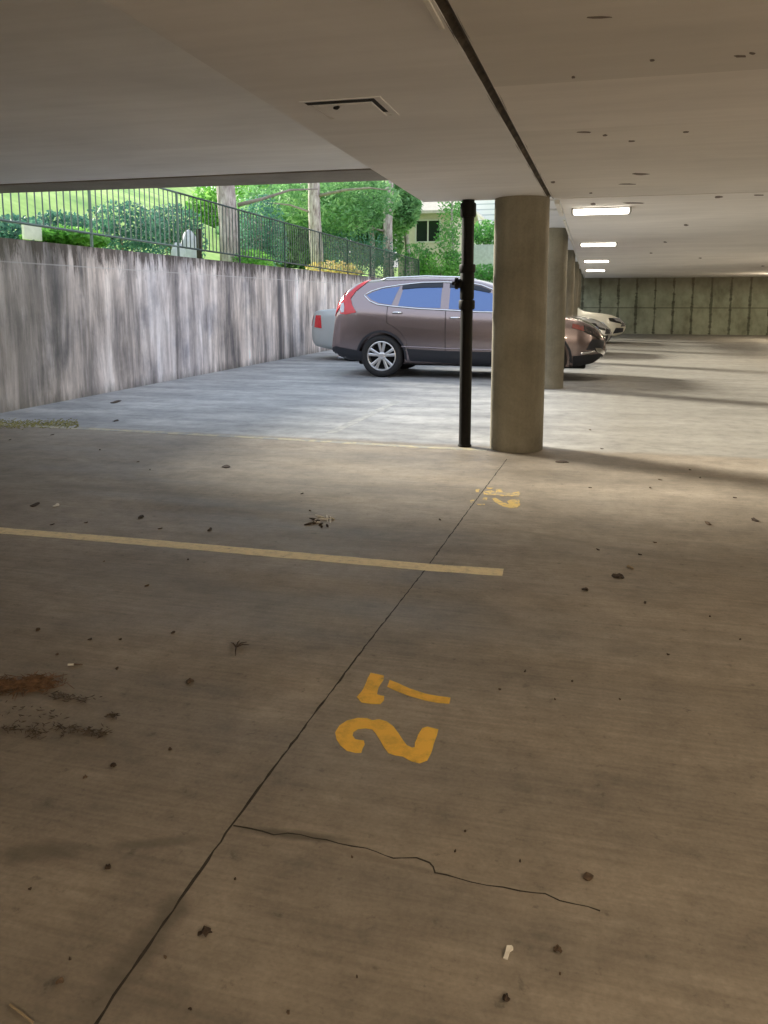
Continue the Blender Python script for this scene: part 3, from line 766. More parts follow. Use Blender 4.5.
# glass
for md in ('side', 'sideL'):
    patch('window_glass', bv, Z([(182, 137), (205, 124), (250, 108), (330, 97), (316, 130), (298, 181), (240, 172), (205, 157)]), md, M['glass'], suv, .004)
    g = patch('window_glass', bv, Z([(348, 99), (430, 93), (522, 92), (520, 150), (520, 195), (420, 192), (328, 185), (338, 140)]), md, M['glass'], suv, .004)
    patch('rain_visor', bv, Z([(342, 92), (430, 84), (525, 83), (524, 101), (430, 102), (340, 110)]), md, M['visor'], g, .016)
    g = patch('window_glass', bv, Z([(560, 92), (640, 96), (700, 108), (760, 132), (830, 170), (872, 204), (860, 214), (700, 208), (558, 199)]), md, M['glass'], suv, .004)
    patch('rain_visor', bv, Z([(556, 84), (640, 86), (700, 98), (745, 116), (740, 126), (640, 106), (556, 101)]), md, M['visor'], g, .016)
    strip('window_trim', bv, Z([(905, 215), (700, 213), (558, 205), (420, 198), (300, 187), (235, 179), (200, 165), (170, 138), (200, 119), (250, 103), (330, 90), (430, 79), (530, 77), (640, 80), (700, 91), (760, 114), (850, 165), (915, 210)]), md, .011, M['chrome'], suv, .006)
    # doors stand a hair proud of the body so their gaps read
    d = patch('door', bv, Z([(283, 190), (420, 203), (541, 209), (541, 300), (541, 382), (460, 378), (378, 372), (366, 340), (340, 300), (310, 275), (284, 262)]), md, M['paint_taupe'], suv, .006)
    hp, hn = hit(bv, *cs(397, 313), md)
    def handle(dr, c):
        sgn = -1 if md == 'side' else 1
        bm = bmesh.new(); P = []
        for k, (du, o_) in enumerate(((-.085, .008), (-.06, .03), (0, .038), (.06, .03), (.085, .008))):
            p, n_ = hit(bv, c[0]+du, c[1], md); P.append(p+n_*o_)
        tube(bm, P, [.011, .015, .016, .015, .011], 8); obj('door_handle', bm, M['chrome'], dr, True)
    handle(d, cs(397.5, 313))
    d = patch('door', bv, Z([(549, 209), (700, 217), (880, 222), (935, 300), (930, 388), (760, 385), (549, 383), (549, 300)]), md, M['paint_taupe'], suv, .006)
    handle(d, cs(455.5, 318))
    strip('door_gap', bv, Z([(545, 206), (545, 300), (545, 424)]), md, .0045, M['dark'], suv, .003)
    strip('door_gap', bv, Z([(281, 188), (281, 262), (310, 277), (342, 302), (369, 342), (374, 385)]), md, .0045, M['dark'], suv, .003)
    # sill cladding and arches
    patch('sill_cladding', bv, Z([(372, 378), (545, 388), (760, 392), (935, 396), (940, 438), (760, 455), (545, 441), (385, 432)]), md, M['clad'], suv, .012)
    patch('bumper_cladding', bv, [(.005, .46), (.10, .50), (.50, .44), (.60, .42), (.585, .34), (.57, .27), (.3, .28), (.1, .345), (.01, .42)], md, M['clad'], suv, .012)
    patch('bumper_cladding', bv, [(4.0, .40), (4.2, .42), (4.42, .44), (4.44, .40), (4.3, .30), (4.1, .25), (4.0, .24)], md, M['clad'], suv, .012)
    for ax in (.92, 3.56):
        P = [(ax+.432*math.cos(a), .345+.432*math.sin(a)) for a in [math.radians(v) for v in range(-8, 189, 6)]]
        Pi = [(ax+.395*math.cos(a), .345+.395*math.sin(a)) for a in [math.radians(v) for v in range(188, -9, -6)]]
        patch('arch_trim', bv, P+Pi, md, M['clad'], suv, .010)
    # lamps
    patch('tail_lamp', bv, Z([(183, 66), (166, 70), (128, 98), (95, 128), (72, 155), (60, 190), (66, 220), (90, 224), (142, 214), (120, 182), (108, 152), (130, 118), (168, 84)]), md, M['red'], suv, .012, .03)
    c_ = patch('tail_lamp_lens', bv, Z([(66, 176), (78, 170), (84, 190), (84, 214), (70, 216), (64, 200)]), md, M['lens'], suv, .018, .03)
    strip('body_crease', bv, Z([(345, 368), (420, 371), (545, 377), (700, 382), (900, 386)]), md, .012, M['chrome'] if False else M['paint_taupe'], suv, .004)
for sgn in (-1, 1):
    patch('tail_lamp', bv, [(sgn*.50, 1.02), (sgn*.74, 1.0), (sgn*.76, 1.2), (sgn*.66, 1.42), (sgn*.60, 1.42), (sgn*.62, 1.2), (sgn*.5, 1.12)], 'rear', M['red'], suv, .012)
    hl = patch('head_lamp', bv, [(sgn*.34, .73), (sgn*.50, .77), (sgn*.68, .84), (sgn*.80, .90), (sgn*.80, .82), (sgn*.68, .72), (sgn*.5, .68)], 'front', M['lens_dim'], suv, .012, .03)
    patch('fog_lamp_trim', bv, [(sgn*.44, .38), (sgn*.66, .46), (sgn*.70, .53), (sgn*.6, .52), (sgn*.44, .43)], 'front', M['chrome'], suv, .014, .03)
    patch('side_marker', bv, [(3.97, .84), (4.16, .79), (4.14, .86), (3.98, .905)], 'side' if sgn < 0 else 'sideL', M['amber'], suv, .012, .03)
    hl2 = patch('head_lamp', bv, [(4.16, .78), (4.40, .66), (4.43, .72), (4.30, .83), (4.14, .885)], 'side' if sgn < 0 else 'sideL', M['glass_dark'], suv, .012, .03)  # lamp glass coloured dark so the shaded nose reads darker
    patch('shaded_grille_side', bv, [(4.20, .50), (4.44, .50), (4.47, .62), (4.41, .655), (4.28, .66)], 'side' if sgn < 0 else 'sideL', M['clad'], suv, .010, .03)  # dark grille wrap, doubling as painted shade on the nose
    strip('fog_lamp_trim', bv, [(4.12, .44), (4.22, .455), (4.32, .475)], 'side' if sgn < 0 else 'sideL', .022, M['chrome'], suv, .008, .02)
    bm = bmesh.new(); tube(bm, [(.86, sgn*.60, 1.60), (.96, sgn*.62, 1.632), (1.6, sgn*.62, 1.655), (2.25, sgn*.62, 1.632), (2.36, sgn*.60, 1.59)], [.012, .015, .015, .015, .012], 8)
    obj('roof_rail', bm, M['chrome'], suv, True)
    bm = bmesh.new(); box(bm, 3.02, 3.20, sgn*.98-.10, sgn*.98+.10, 1.02, 1.17, .04); box(bm, 3.06, 3.16, sgn*.88-.06, sgn*.88+.06, 1.03, 1.07)
    obj('door_mirror', bm, M['paint_taupe'], suv, True)
patch('grille', bv, [(-.40, .58), (.40, .58), (.42, .72), (0, .74), (-.42, .72)], 'front', M['clad'], suv, .012)
strip('grille_bar', bv, [(-.42, .66), (0, .66), (.42, .66)], 'front', .018, M['chrome'], suv, .018)
patch('lower_grille', bv, [(-.42, .36), (.42, .36), (.40, .48), (-.40, .48)], 'front', M['clad'], suv, .012)
patch('windshield', bv, [(2.80, -.56), (3.42, -.72), (3.48, -.4), (3.50, 0), (3.48, .4), (3.42, .72), (2.80, .56), (2.72, .3), (2.70, 0), (2.72, -.3)], 'top', M['glass'], suv, .005, .08)
patch('rear_window', bv, [(-.56, 1.16), (.56, 1.16), (.50, 1.46), (-.50, 1.46)], 'rear', M['glass'], suv, .005)
bm = bmesh.new(); box(bm, -.015, .03, -.26, .26, .80, .92, .006); obj('number_plate', bm, M['white_trim'], suv)
for ax in (.92, 3.56):
    for sgn in (-1, 1): wheel(suv, ax, sgn*.79, .352, sgn)
bm = bmesh.new(); box(bm, .45, 4.2, -.62, .62, .19, .36, .03); obj('underbody', bm, M['under'], suv)
bm = bmesh.new(); tube(bm, [(.05, -.52, .30), (.35, -.52, .31)], .03, 10); obj('exhaust_tip', bm, M['chrome'], suv, True)

# ---- generic saloon/crossover for the half-hidden cars
def small_car(name, label, x_nose, yc, paint, hs=1.0, roof=1.46, L=4.6, dark_front=False):
    t = thing(name, label, 'car', (x_nose-L, yc, 0))
    k = L/4.6; Hh = hs
    top = [(0, .70*Hh), (.02, .86*Hh), (.06, 1.00*Hh), (.2, 1.04*Hh), (.6, 1.07*Hh), (.8, 1.12*Hh), (1.3, roof-.10), (1.8, roof), (2.4, roof), (2.8, roof-.10), (3.35, 1.02*Hh), (3.6, .98*Hh), (4.0, .93*Hh), (4.25, .87*Hh), (4.42, .77*Hh), (4.53, .66*Hh), (4.6, .55*Hh)]
    belt = [(0, .65*Hh), (.1, .90*Hh), (.7, .97*Hh), (2, .96*Hh), (3.3, .94*Hh), (4.1, .84*Hh), (4.6, .5*Hh)]
    half = [(0, .62), (.05, .74), (.2, .82), (.6, .88), (1.5, .90), (3.6, .90), (4.0, .86), (4.3, .76), (4.48, .62), (4.6, .42)]
    bot = [(0, .42), (.1, .28), (.5, .20), (3.9, .18), (4.3, .21), (4.5, .28), (4.6, .42)]
    X = [0, .02, .05, .1, .16, .24]+dens(.35, 3.3, 20)+dens(3.4, 4.2, 8)+[4.28, 4.36, 4.42, 4.48, 4.53, 4.57, 4.6]
    S = lambda T: [(a*k, b) for a, b in T]
    fin, b = car_shell(S(top), S(belt), S(half), S(bot), [x*k for x in X], (.95*k, 3.68*k), .375)
    finish_shell(t, fin, paint)
    zb = .99*Hh
    for md in ('side', 'sideL'):
        patch('window_glass', b, [(1.05*k, zb+.03), (2.05*k, zb+.02), (2.05*k, roof-.08), (1.75*k, roof-.09), (1.4*k, roof-.17)], md, M['glass_dark'], t)
        patch('window_glass', b, [(2.12*k, zb+.02), (3.1*k, zb+.01), (2.75*k, roof-.16), (2.5*k, roof-.08), (2.12*k, roof-.07)], md, M['glass_dark'], t)
        patch('head_lamp', b, [(4.12*k, .70*Hh), (4.45*k, .62*Hh), (4.42*k, .70*Hh), (4.2*k, .80*Hh), (4.08*k, .80*Hh)], md, M['glass_dark'], t, .01, .03)
        patch('tail_lamp', b, [(.12*k, .68*Hh), (.30*k, .66*Hh), (.27*k, .92*Hh), (.15*k, .92*Hh)], md, M['red'], t, .012, .03)
        strip('door_gap', b, [(2.08*k, .28), (2.08*k, zb)], md, .004, M['dark'], t, .002)
        strip('door_gap', b, [(3.15*k, .28), (3.2*k, .6), (3.12*k, zb)], md, .004, M['dark'], t, .002)
        patch('fog_lamp', b, [(4.22*k, .30), (4.50*k, .34), (4.52*k, .46), (4.30*k, .47)], md, M['clad'], t, .008, .03)
    for md in ('side', 'sideL'): patch('shaded_grille_side', b, [(4.44*k, .53*Hh), (4.57*k, .53*Hh), (4.53*k, .66*Hh), (4.47*k, .66*Hh)], md, M['clad'], t, .009, .03)  # dark grille wrap that also paints shade onto the nose
    for sg in (-1, 1):
        patch('head_lamp', b, [(sg*.34, .60*Hh), (sg*.72, .70*Hh), (sg*.74, .80*Hh), (sg*.55, .78*Hh), (sg*.34, .69*Hh)], 'front', M['lens'], t, .012, .03)
        patch('tail_lamp', b, [(sg*.42, .72*Hh), (sg*.68, .70*Hh), (sg*.70, .92*Hh), (sg*.42, .92*Hh)], 'rear', M['red'], t, .012, .04)
        bm = bmesh.new(); box(bm, 2.98*k, 3.12*k, sg*.95-.09, sg*.95+.09, zb, zb+.13, .035); obj('door_mirror', bm, paint, t, True)
    patch('grille', b, [(-.30, .52*Hh), (.30, .52*Hh), (.32, .68*Hh), (-.32, .68*Hh)], 'front', M['clad'], t, .012)
    strip('grille_bar', b, [(-.30, .61*Hh), (.30, .61*Hh)], 'front', .014, M['chrome'], t, .018)
    patch('lower_grille', b, [(-.50, .30), (.50, .30), (.46, .44), (-.46, .44)], 'front', M['clad'], t, .012)
    patch('windshield', b, [(2.70*k, -.54), (3.25*k, -.70), (3.32*k, 0), (3.25*k, .70), (2.70*k, .54), (2.6*k, 0)], 'top', M['glass_dark'], t, .005, .08)
    patch('rear_window', b, [(.86*k, -.66), (1.35*k, -.54), (1.42*k, 0), (1.35*k, .54), (.86*k, .66), (.80*k, 0)], 'top', M['glass_dark'], t, .005, .08)
    bm = bmesh.new(); box(bm, -.012, .02, -.25, .25, .60*Hh, .72*Hh, .005); obj('number_plate', bm, M['white_trim'], t)
    for ax in (.95*k, 3.68*k):
        for sg in (-1, 1): wheel(t, ax, sg*.785, .325, sg, 5)
    bm = bmesh.new(); box(bm, .45, 4.2, -.60, .60, .17, .33, .03); obj('underbody', bm, M['under'], t)
    return t
small_car('sedan', 'light grey sedan with upright red tail lamp, half hidden behind the brown SUV', -1.17, 16.75, M['paint_grey'], 1.03, 1.45, 4.62)
small_car('sedan', 'silver sedan whose nose shows just past the brown SUV front', .47, 19.7, M['paint_silver'], .93, 1.44, 4.6)
small_car('crossover', 'white crossover with cream lit hood, farthest nose beyond the silver sedan', 1.0, 24.9, M['paint_white'], .94, 1.45, 4.6)

# ------------------------------------------------------------------ fence on the retaining wall
FX = XL-.13
def ftop(y): return 3.0-.21*(y-11.4)/21.
fence = thing('metal_fence', 'long black metal picket fence on top of the stained retaining wall', 'fence', (FX, 19, 1.95))
def fobj(name, bm, mat): 
    bmesh.ops.translate(bm, verts=bm.verts[:], vec=(-FX, -19, -1.95)); return obj(name, bm, mat, fence)
ys = [7.25+2.35*i for i in range(11)]
for i, y in enumerate(ys):
    bm = bmesh.new(); box(bm, FX-.015, FX+.015, y-.015, y+.015, 1.966, ftop(y)+.01); fobj('post', bm, M['galv'] if y < 14 else M['black_metal'])
for y0, y1 in zip(ys, ys[1:]):
    mt = M['galv'] if y1 < 12 else M['black_metal']
    bm = bmesh.new()
    for zz in (0, -.86):
        a, b = ftop(y0)+zz, ftop(y1)+zz
        tube(bm, [(FX, y0, a), (FX, y1, b)], .017, 6)
    n = 17
    for k in range(1, n):
        y = y0+(y1-y0)*k/n; tube(bm, [(FX, y, ftop(y)-.86), (FX, y, ftop(y))], .0095, 5)
    fobj('picket_panel', bm, mt)

# ------------------------------------------------------------------ ground beyond the wall
bm = bmesh.new(); NX, NY = 40, 40
gv = {}
def gz(x, y):
    d = max(0, (XL-.3)-x-3.0); z = 1.9+d*.42
    if y > YF: z = max(z-1.2*min(1, (y-YF)/3), 1.9+max(0, y-YF-2)*.06)
    return z+.12*math.sin(x*.7)+.1*math.sin(y*.5+x*.3)
for i in range(NX+1):
    for j in range(NY+1):
        x = XL-.3-34*i/NX; y = -10+80*j/NY; gv[i, j] = bm.verts.new((x, y, gz(x, y) if i else 1.9))
for i in range(NX):
    for j in range(NY): bm.faces.new((gv[i, j], gv[i+1, j], gv[i+1, j+1], gv[i, j+1]))
struct('ground_hillside', bm, M['grass'], True)
bm = bmesh.new(); box(bm, XL-.31, 14, YF+.3, 70, 1.2, 1.93); struct('ground_behind_court', bm, M['grass'])

# ------------------------------------------------------------------ foliage
def leafmesh(bm, c, r, n, size, rnd, long=1.0):
    for _ in range(n):
        while True:
            p = Vector((rnd.uniform(-1, 1), rnd.uniform(-1, 1), rnd.uniform(-1, 1)))
            if .25 < p.length < 1: break
        q = Vector((c[0]+p.x*r[0], c[1]+p.y*r[1], c[2]+p.z*r[2]))
        a = Vector((rnd.gauss(0, 1), rnd.gauss(0, 1), rnd.gauss(0, .8))).normalized(); b = a.orthogonal().normalized()
        b = (Matrix.Rotation(rnd.uniform(0, 6.28), 3, a) @ b); s = size*rnd.uniform(.6, 1.3)
        v = [bm.verts.new(q+a*s*long), bm.verts.new(q+b*s*.45), bm.verts.new(q-a*s*long*.6), bm.verts.new(q-b*s*.45)]
        bm.faces.new(v)
def tree(label, base, h, rad, clumps, leafmat, seed, name='pine_tree', branches=(), leaf=.16, n=420, long=1.0):
    rnd = random.Random(seed); t = thing(name, label, 'tree', base)
    bm = bmesh.new(); k = 9
    tube(bm, [(0.05*math.sin(i*1.1+seed), .04*math.cos(i*1.3), -.3+(h+.3)*i/k) for i in range(k+1)], [rad*(1.12 if i == 0 else 1-.55*i/k) for i in range(k+1)], 14)
    obj('trunk', bm, M['bark'], t, True)
    for br in branches:
        bm = bmesh.new(); tube(bm, br[0], br[1], 6); obj('branch', bm, M['branch'], t, True)
    if clumps:
        bm = bmesh.new()
        for c, r in clumps: leafmesh(bm, c, r, n, leaf, rnd, long)
        obj('foliage', bm, leafmat, t)
    return t
def at(x, y, Y): return onY(x, y, Y)
def rel(p, base): return (p.x-base[0], p.y-base[1], p.z-base[2])
def trunk_at(x, Y, zb): 
    p = onY(x, 270, Y); return (p.x, Y, zb)
b1 = trunk_at(228.5, 16.3, 1.9); b2 = trunk_at(316.5, 25.5, 2.0); b3 = trunk_at(389, 31.5, 2.0)
def clump(x, y, Y, rx, rz, base, ry=None):
    p = at(x, y, Y); return (rel(p, base), (rx, ry or rx, rz))
def brn(pts, Y, base, r0): 
    P = [rel(at(x, y, Yy), base) for (x, y), Yy in zip(pts, Y)]; return (P, [r0*(1-.7*i/(len(P)-1)) for i in range(len(P))])
tree('thick pine trunk standing behind the fence, nearest of the three trunks', b1, 9.5, .225, [((0, 0, 8), (2.2, 2.2, 1.6)), ((1, 1, 9.2), (1.8, 1.8, 1.3))], M['pine'], 1, leaf=.2,
     branches=[brn([(238, 205), (262, 199), (290, 190), (318, 189)], (16.3, 16.6, 16.9, 17.2), b1, .05)])
tree('middle pine trunk with pale side branches behind the fence', b2, 11, .23,
     [clump(350, 215, 28, 1.3, .8, b2), clump(362, 200, 28.5, 1.5, .7, b2), clump(290, 205, 28, 1.3, .8, b2), clump(335, 182, 28.5, 2.0, .7, b2), ((0, 0, 9), (2.6, 2.6, 1.8))], M['pine'], 2,
     branches=[brn([(318, 196), (345, 190), (370, 188), (388, 190)], (25.5, 25, 24.8, 24.5), b2, .06), brn([(315, 214), (290, 205), (262, 202)], (25.5, 25, 25), b2, .045)], leaf=.10, n=1100, long=1.6)
tree('farther pine trunk in front of the beige house, rightmost of the three', b3, 11, .21,
     [clump(404, 200, 34, .6, 1.0, b3), clump(362, 205, 34, 1.2, 1.1, b3), ((0, 0, 9), (2.4, 2.4, 1.8))], M['pine'], 3,
     branches=[brn([(388, 232), (372, 228), (352, 226)], (31.5, 31, 31), b3, .05)], leaf=.10, n=1100, long=1.6)
b4 = trunk_at(407, 35.5, 2.2)
tree('leaning reddish tree with bright crown next to the house window', b4, 3.0, .16, [clump(400, 190, 35.5, 1.2, 1.2, b4), clump(402, 215, 35.2, .55, .9, b4)], M['leaf_bright'], 4, 'broadleaf_tree', leaf=.09, n=1100)
b5 = trunk_at(452, 33.5, 2.0)
tree('slender leafy young tree in front of the beige house, left of the drain pipe', b5, 5.0, .06,
     [clump(452, 215, 33.5, .65, 1.3, b5), clump(447, 240, 33.3, .55, .8, b5), clump(458, 205, 34, .6, .9, b5), clump(455, 262, 33.2, .5, .5, b5)], M['hedge'], 5, 'young_tree', leaf=.07, n=700)
# background woods on the rise
for i, (x, y, Y, rx, rz, mt, lab) in enumerate([
    (275, 225, 30, 2.0, 1.8, 'pine', 'mid green conifer in the wood behind the first two pine trunks'),
    (345, 225, 35, 2.2, 1.9, 'pine', 'soft green conifer in the wood between middle and farther pine trunks'),
    (300, 185, 44, 3.6, 2.4, 'leaf_bright', 'bright green tree crown high behind the middle pine trunk'),
    (372, 190, 33.5, 1.7, 1.8, 'pine', 'tall hazy green conifer behind the farther pine trunk'),
    (245, 200, 36, 2.6, 2.2, 'leaf_bright', 'yellow green tree crown just right of the thick pine trunk')]):
    p = at(x, y, Y); g = max(gz(p.x, Y), 1.9); b = (p.x, Y, g-.2)
    tree(lab, b, max(1.5, p.z-g), .16, [((0, 0, p.z-b[2]), (rx, rx*.8, rz)), ((rx*.6, .3, p.z-b[2]-rz*.4), (rx*.6, rx*.6, rz*.6)), ((-rx*.6, -.3, p.z-b[2]-rz*.4), (rx*.6, rx*.6, rz*.6))], M[mt], 20+i, 'conifer' if mt == 'pine' else 'broadleaf_tree', leaf=.12, n=3000, long=1.5)
# shrubs
def shrub(name, label, x, y, Y, r, mt, seed, leaf=.055, n=1900, zb=None, cat='shrub'):
    p = at(x, y, Y); p.x = min(p.x, XL-.42-r[0]) if Y < 31 else p.x; g = max(gz(p.x, Y), 1.9) if zb is None else zb; rnd = random.Random(seed)
    t = thing(name, label, cat, (p.x, Y, g)); hz = max(.15, p.z-g)
    bm = bmesh.new()
    for k in range(5):
        a = k*1.256; tube(bm, [(0, 0, -.1), (r[0]*.25*math.cos(a), r[0]*.25*math.sin(a), hz*.6), (r[0]*.6*math.cos(a), r[0]*.6*math.sin(a), hz+r[1]*.3)], [.03, .02, .008], 5)
    obj('stem', bm, M['branch'], t, True)
    bm = bmesh.new(); leafmesh(bm, (0, 0, hz), (r[0], r[0], r[1]), n, leaf, rnd); leafmesh(bm, (r[0]*.5, .1, hz*.6), (r[0]*.6, r[0]*.6, hz*.6), n//3, leaf, rnd); leafmesh(bm, (-r[0]*.5, -.1, hz*.6), (r[0]*.6, r[0]*.6, hz*.6), n//3, leaf, rnd)
    obj('foliage', bm, M[mt], t)
    return t
shrub('shrub', 'dark blue green shrub at the far left behind the fence', 8, 233, 10.5, (.75, .26), 'leaf_dark', 31)
shrub('shrub', 'dark bush behind the fence, just right of the white post', 60, 231, 12, (.6, .34), 'leaf_dark', 32)
shrub('shrub', 'low bright fern-like shrub on the wall edge left of the thick trunk', 88, 245, 10.2, (.55, .12), 'leaf_bright', 33, .07)
shrub('shrub', 'rounded teal green shrub behind the fence, midway to the thick trunk', 124, 226, 14.5, (.85, .5), 'leaf_dark', 34)
shrub('shrub', 'smaller teal shrub behind the fence, immediately left of the thick trunk', 172, 226, 16.5, (.7, .5), 'leaf_dark', 35)
shrub('shrub', 'dark leafy shrub tucked right behind the thick pine trunk', 262, 228, 19.5, (.6, .9), 'leaf_dark', 36)
shrub('shrub', 'bright green ground shrub at the foot of the thick trunk', 252, 258, 16.5, (.5, .2), 'leaf_bright', 37, .06, 500)
shrub('flowering_shrub', 'orange and cream flowering shrub on the wall beyond the middle trunk', 342, 271, 23.5, (.9, .32), 'flower', 38, .06, 900)
shrub('shrub', 'fine dark green shrub row behind the fence by the farther trunk', 365, 250, 28, (1.4, .8), 'leaf_dark', 39)
shrub('hedge', 'clipped bright hedge above the court end wall, left of the drain pipe', 440, 268, 33.1, (1.1, .7), 'leaf_bright', 40, .08, 1500, 1.93, 'hedge')
shrub('hedge', 'green hedge seen between the drain pipe and the big column', 487, 272, 33.3, (.9, .35), 'hedge', 41, .08, 900, 1.93, 'hedge')
shrub('shrub', 'green shrub over the pale stone wall right of the drain pipe', 486, 232, 37.5, (.9, .55), 'hedge', 42, .10, 900, 3.6)
shrub('shrub', 'loose low shrub under the house window', 418, 256, 33, (.7, .6), 'hedge', 43, .08, 600, 1.93)
# garden bits behind the fence
p = onX(32, 232, -7.4)
o = thing('garden_sign', 'small white square sign behind the fence at the far left', 'sign', (p.x, p.y, 1.9))
bm = bmesh.new(); box(bm, -.02, .02, -.18, .18, p.z-1.9-.11, p.z-1.9+.11, .005); obj('board', bm, M['white_trim'], o)
bm = bmesh.new(); box(bm, -.02, .02, -.02, .02, -.05, p.z-1.9-.1); obj('stake', bm, M['galv'], o)
for i, (x, y, X, w_, lab) in enumerate([(190, 243, -8.2, .5, 'pale upright stone standing left of the thick pine trunk'), (178, 246, -8.0, .35, 'lower pale stone leaning beside the upright one')]):
    p = onX(x, y, X); bm = bmesh.new(); bmesh.ops.create_icosphere(bm, subdivisions=3, radius=1)
    rnd = random.Random(i)
    for v in bm.verts: v.co = Vector((v.co.x*w_*.35, v.co.y*w_*.6, v.co.z*(.62 if i == 0 else .3)))*(1+rnd.uniform(-.06, .06))
    o = obj('garden_stone', bm, M['pale_stone'], None, True); o.location = (p.x, p.y, 2.1); tag(o, lab, 'stone')
bm = bmesh.new(); p0 = onX(199, 245, -7.1); tube(bm, [(0, 0, -.2), (0, 0, .62)], .05, 10)
o = obj('wooden_stake', bm, M['crack']); o.location = (p0.x, p0.y, 1.95); tag(o, 'short dark post behind the fence beside the thick pine trunk', 'post')

# ------------------------------------------------------------------ houses
def house():
    Y = 39.0; a = at(398, 250, Y); b = at(450, 250, Y); zw = at(440, 213, Y).z
    t = thing('house', 'beige house with dark window and pale roof beyond the court end', 'house', (a.x, Y, 2.0))
    W = b.x-a.x; hgt = zw-2.0
    p0 = at(415, 243, Y); p1 = at(441, 219, Y); x0, x1, z0, z1 = p0.x-a.x, p1.x-a.x, p0.z-2, p1.z-2
    bm = bmesh.new()
    box(bm, 0, x0, 0, 6, -.3, hgt); box(bm, x1, W, 0, 6, -.3, hgt); box(bm, x0, x1, 0, 6, -.3, z0); box(bm, x0, x1, 0, 6, z1, hgt); box(bm, x0, x1, .4, 6, z0, z1)
    obj('house_wall', bm, M['beige'], t)
    bm = bmesh.new(); n = [bm.verts.new(v) for v in ((-.5, -.5, hgt-.05), (W+.5, -.5, hgt-.05), (W+.5, 3.4, hgt+1.3), (-.5, 3.4, hgt+1.3), (-.5, 6.6, hgt-.05), (W+.5, 6.6, hgt-.05))]
    m = [bm.verts.new(v.co+Vector((0, 0, .14))) for v in n]
    for q in ((0, 1, 2, 3), (3, 2, 5, 4)): bm.faces.new([n[i] for i in q]); bm.faces.new([m[i] for i in q][::-1])
    for q in ((0, 1), (1, 2), (2, 5), (5, 4), (4, 3), (3, 0)): bm.faces.new((n[q[0]], n[q[1]], m[q[1]], m[q[0]]))
    obj('roof', bm, M['shingle'], t)
    bm = bmesh.new(); f = .07
    box(bm, x0, x0+f, -.04, .1, z0, z1); box(bm, x1-f, x1, -.04, .1, z0, z1); box(bm, x0+f, x1-f, -.04, .1, z0, z0+f); box(bm, x0+f, x1-f, -.04, .1, z1-f, z1); box(bm, (x0+x1)/2-.03, (x0+x1)/2+.03, -.03, .08, z0+f, z1-f)
    wf = obj('window', bm, M['win_frame'], t)
    bm = bmesh.new(); box(bm, x0+f, x1-f, .03, .05, z0+f, z1-f); obj('pane', bm, M['win_dark'], wf)
house()
def house2():
    Y = 46.0; a = at(468, 250, Y); b = at(560, 250, Y); zt = at(480, 190, Y).z
    t = thing('house', 'white lap sided house corner showing between drain pipe and big column', 'house', (a.x, Y, 2.0))
    bm = bmesh.new(); box(bm, 0, b.x-a.x, 0, 6, -.3, zt-2.0); obj('siding_wall', bm, M['siding'], t)
    p, q = at(480, 216, Y-.1), at(500, 232, Y-.1)
    bm = bmesh.new(); tube(bm, [(p.x-a.x-.6, -.12, p.z-2+.5), (q.x-a.x, -.12, q.z-2)], .09, 8); obj('gutter_pipe', bm, M['white_trim'], t)
house2()
a, b = at(470, 265, 36.5), at(520, 244, 36.5)
bm = bmesh.new(); box(bm, a.x-.3, b.x, 36.5, 36.8, 1.8, b.z); o = obj('garden_wall', bm, M['pale_stone']); tag(o, 'pale low garden wall between hedge and shrub, right of the drain pipe', 'wall')

# ------------------------------------------------------------------ litter on the floor
def leaf_mesh(rx, ry, curl, seed, mat, name):
    rnd = random.Random(seed); bm = bmesh.new(); n = 12
    c = bm.verts.new((0, 0, .003+curl)); c2 = bm.verts.new((0, 0, curl*.4)); R1 = []; R2 = []
    for k in range(n):
        a = 2*math.pi*k/n; r = 1+rnd.uniform(-.22, .18); x, y = rx*r*math.cos(a), ry*r*math.sin(a)
        z = .0015+curl*rnd.uniform(0, 1.3)*(abs(math.sin(a))); R1.append(bm.verts.new((x, y, z+.002))); R2.append(bm.verts.new((x, y, max(0, z-.001))))
    for k in range(n):
        j = (k+1) % n; bm.faces.new((c, R1[k], R1[j])); bm.faces.new((c2, R2[j], R2[k])); bm.faces.new((R1[k], R2[k], R2[j], R1[j]))
    return obj(name, bm, mat)
def litter(x, y, wpx, hpx, mat, label, cat='leaf', name='fallen_leaf', curl=.006, rz=0, seed=0, group=None):
    p = onz(x, y); d = (onz(x+1, y)-onz(x-1, y)).length/2; e = (onz(x, y+1)-onz(x, y-1)).length/2
    o = leaf_mesh(wpx*d*.4, hpx*e*.4, curl, seed, mat, name); o.location = (p.x, p.y, 0); o.rotation_euler = (0, 0, rz+YAW)
    tag(o, label, cat, group); return o
litter(205, 934, 17, 9, M['leafbit'], 'dark curled dead leaf lying right of the floor joint near the bottom', curl=.008, rz=.4, seed=1)
litter(506, 1000, 9, 8, M['leafbit'], 'small dark crumpled leaf below the white paper scrap', seed=2)
litter(558, 951, 10, 8, M['leafbrown'], 'small brown leaf right of the white paper scrap', seed=3)
litter(190, 682, 11, 4, M['leafbrown'], 'thin brown leaf between the needle pile and the floor joint', seed=4, rz=.2)
litter(618, 577, 14, 5, M['leafbit'], 'dark leaf on the right floor, largest of the loose bits beyond the number 27', seed=5)
litter(226, 467, 10, 3, M['leafbit'], 'dark twig-like leaf on the pale floor near the slab edge', seed=6)
litter(35, 505, 8, 5, M['leafbit'], 'dark leaf above the left end of the pale yellow line', seed=7)
litter(141, 517.5, 8, 4, M['leafbit'], 'dark leaf just above the pale yellow line, left of centre', seed=8)
litter(210, 530, 5, 4, M['leafbit'], 'tiny dark speck touching the pale yellow line', seed=9, name='leaf_fragment')
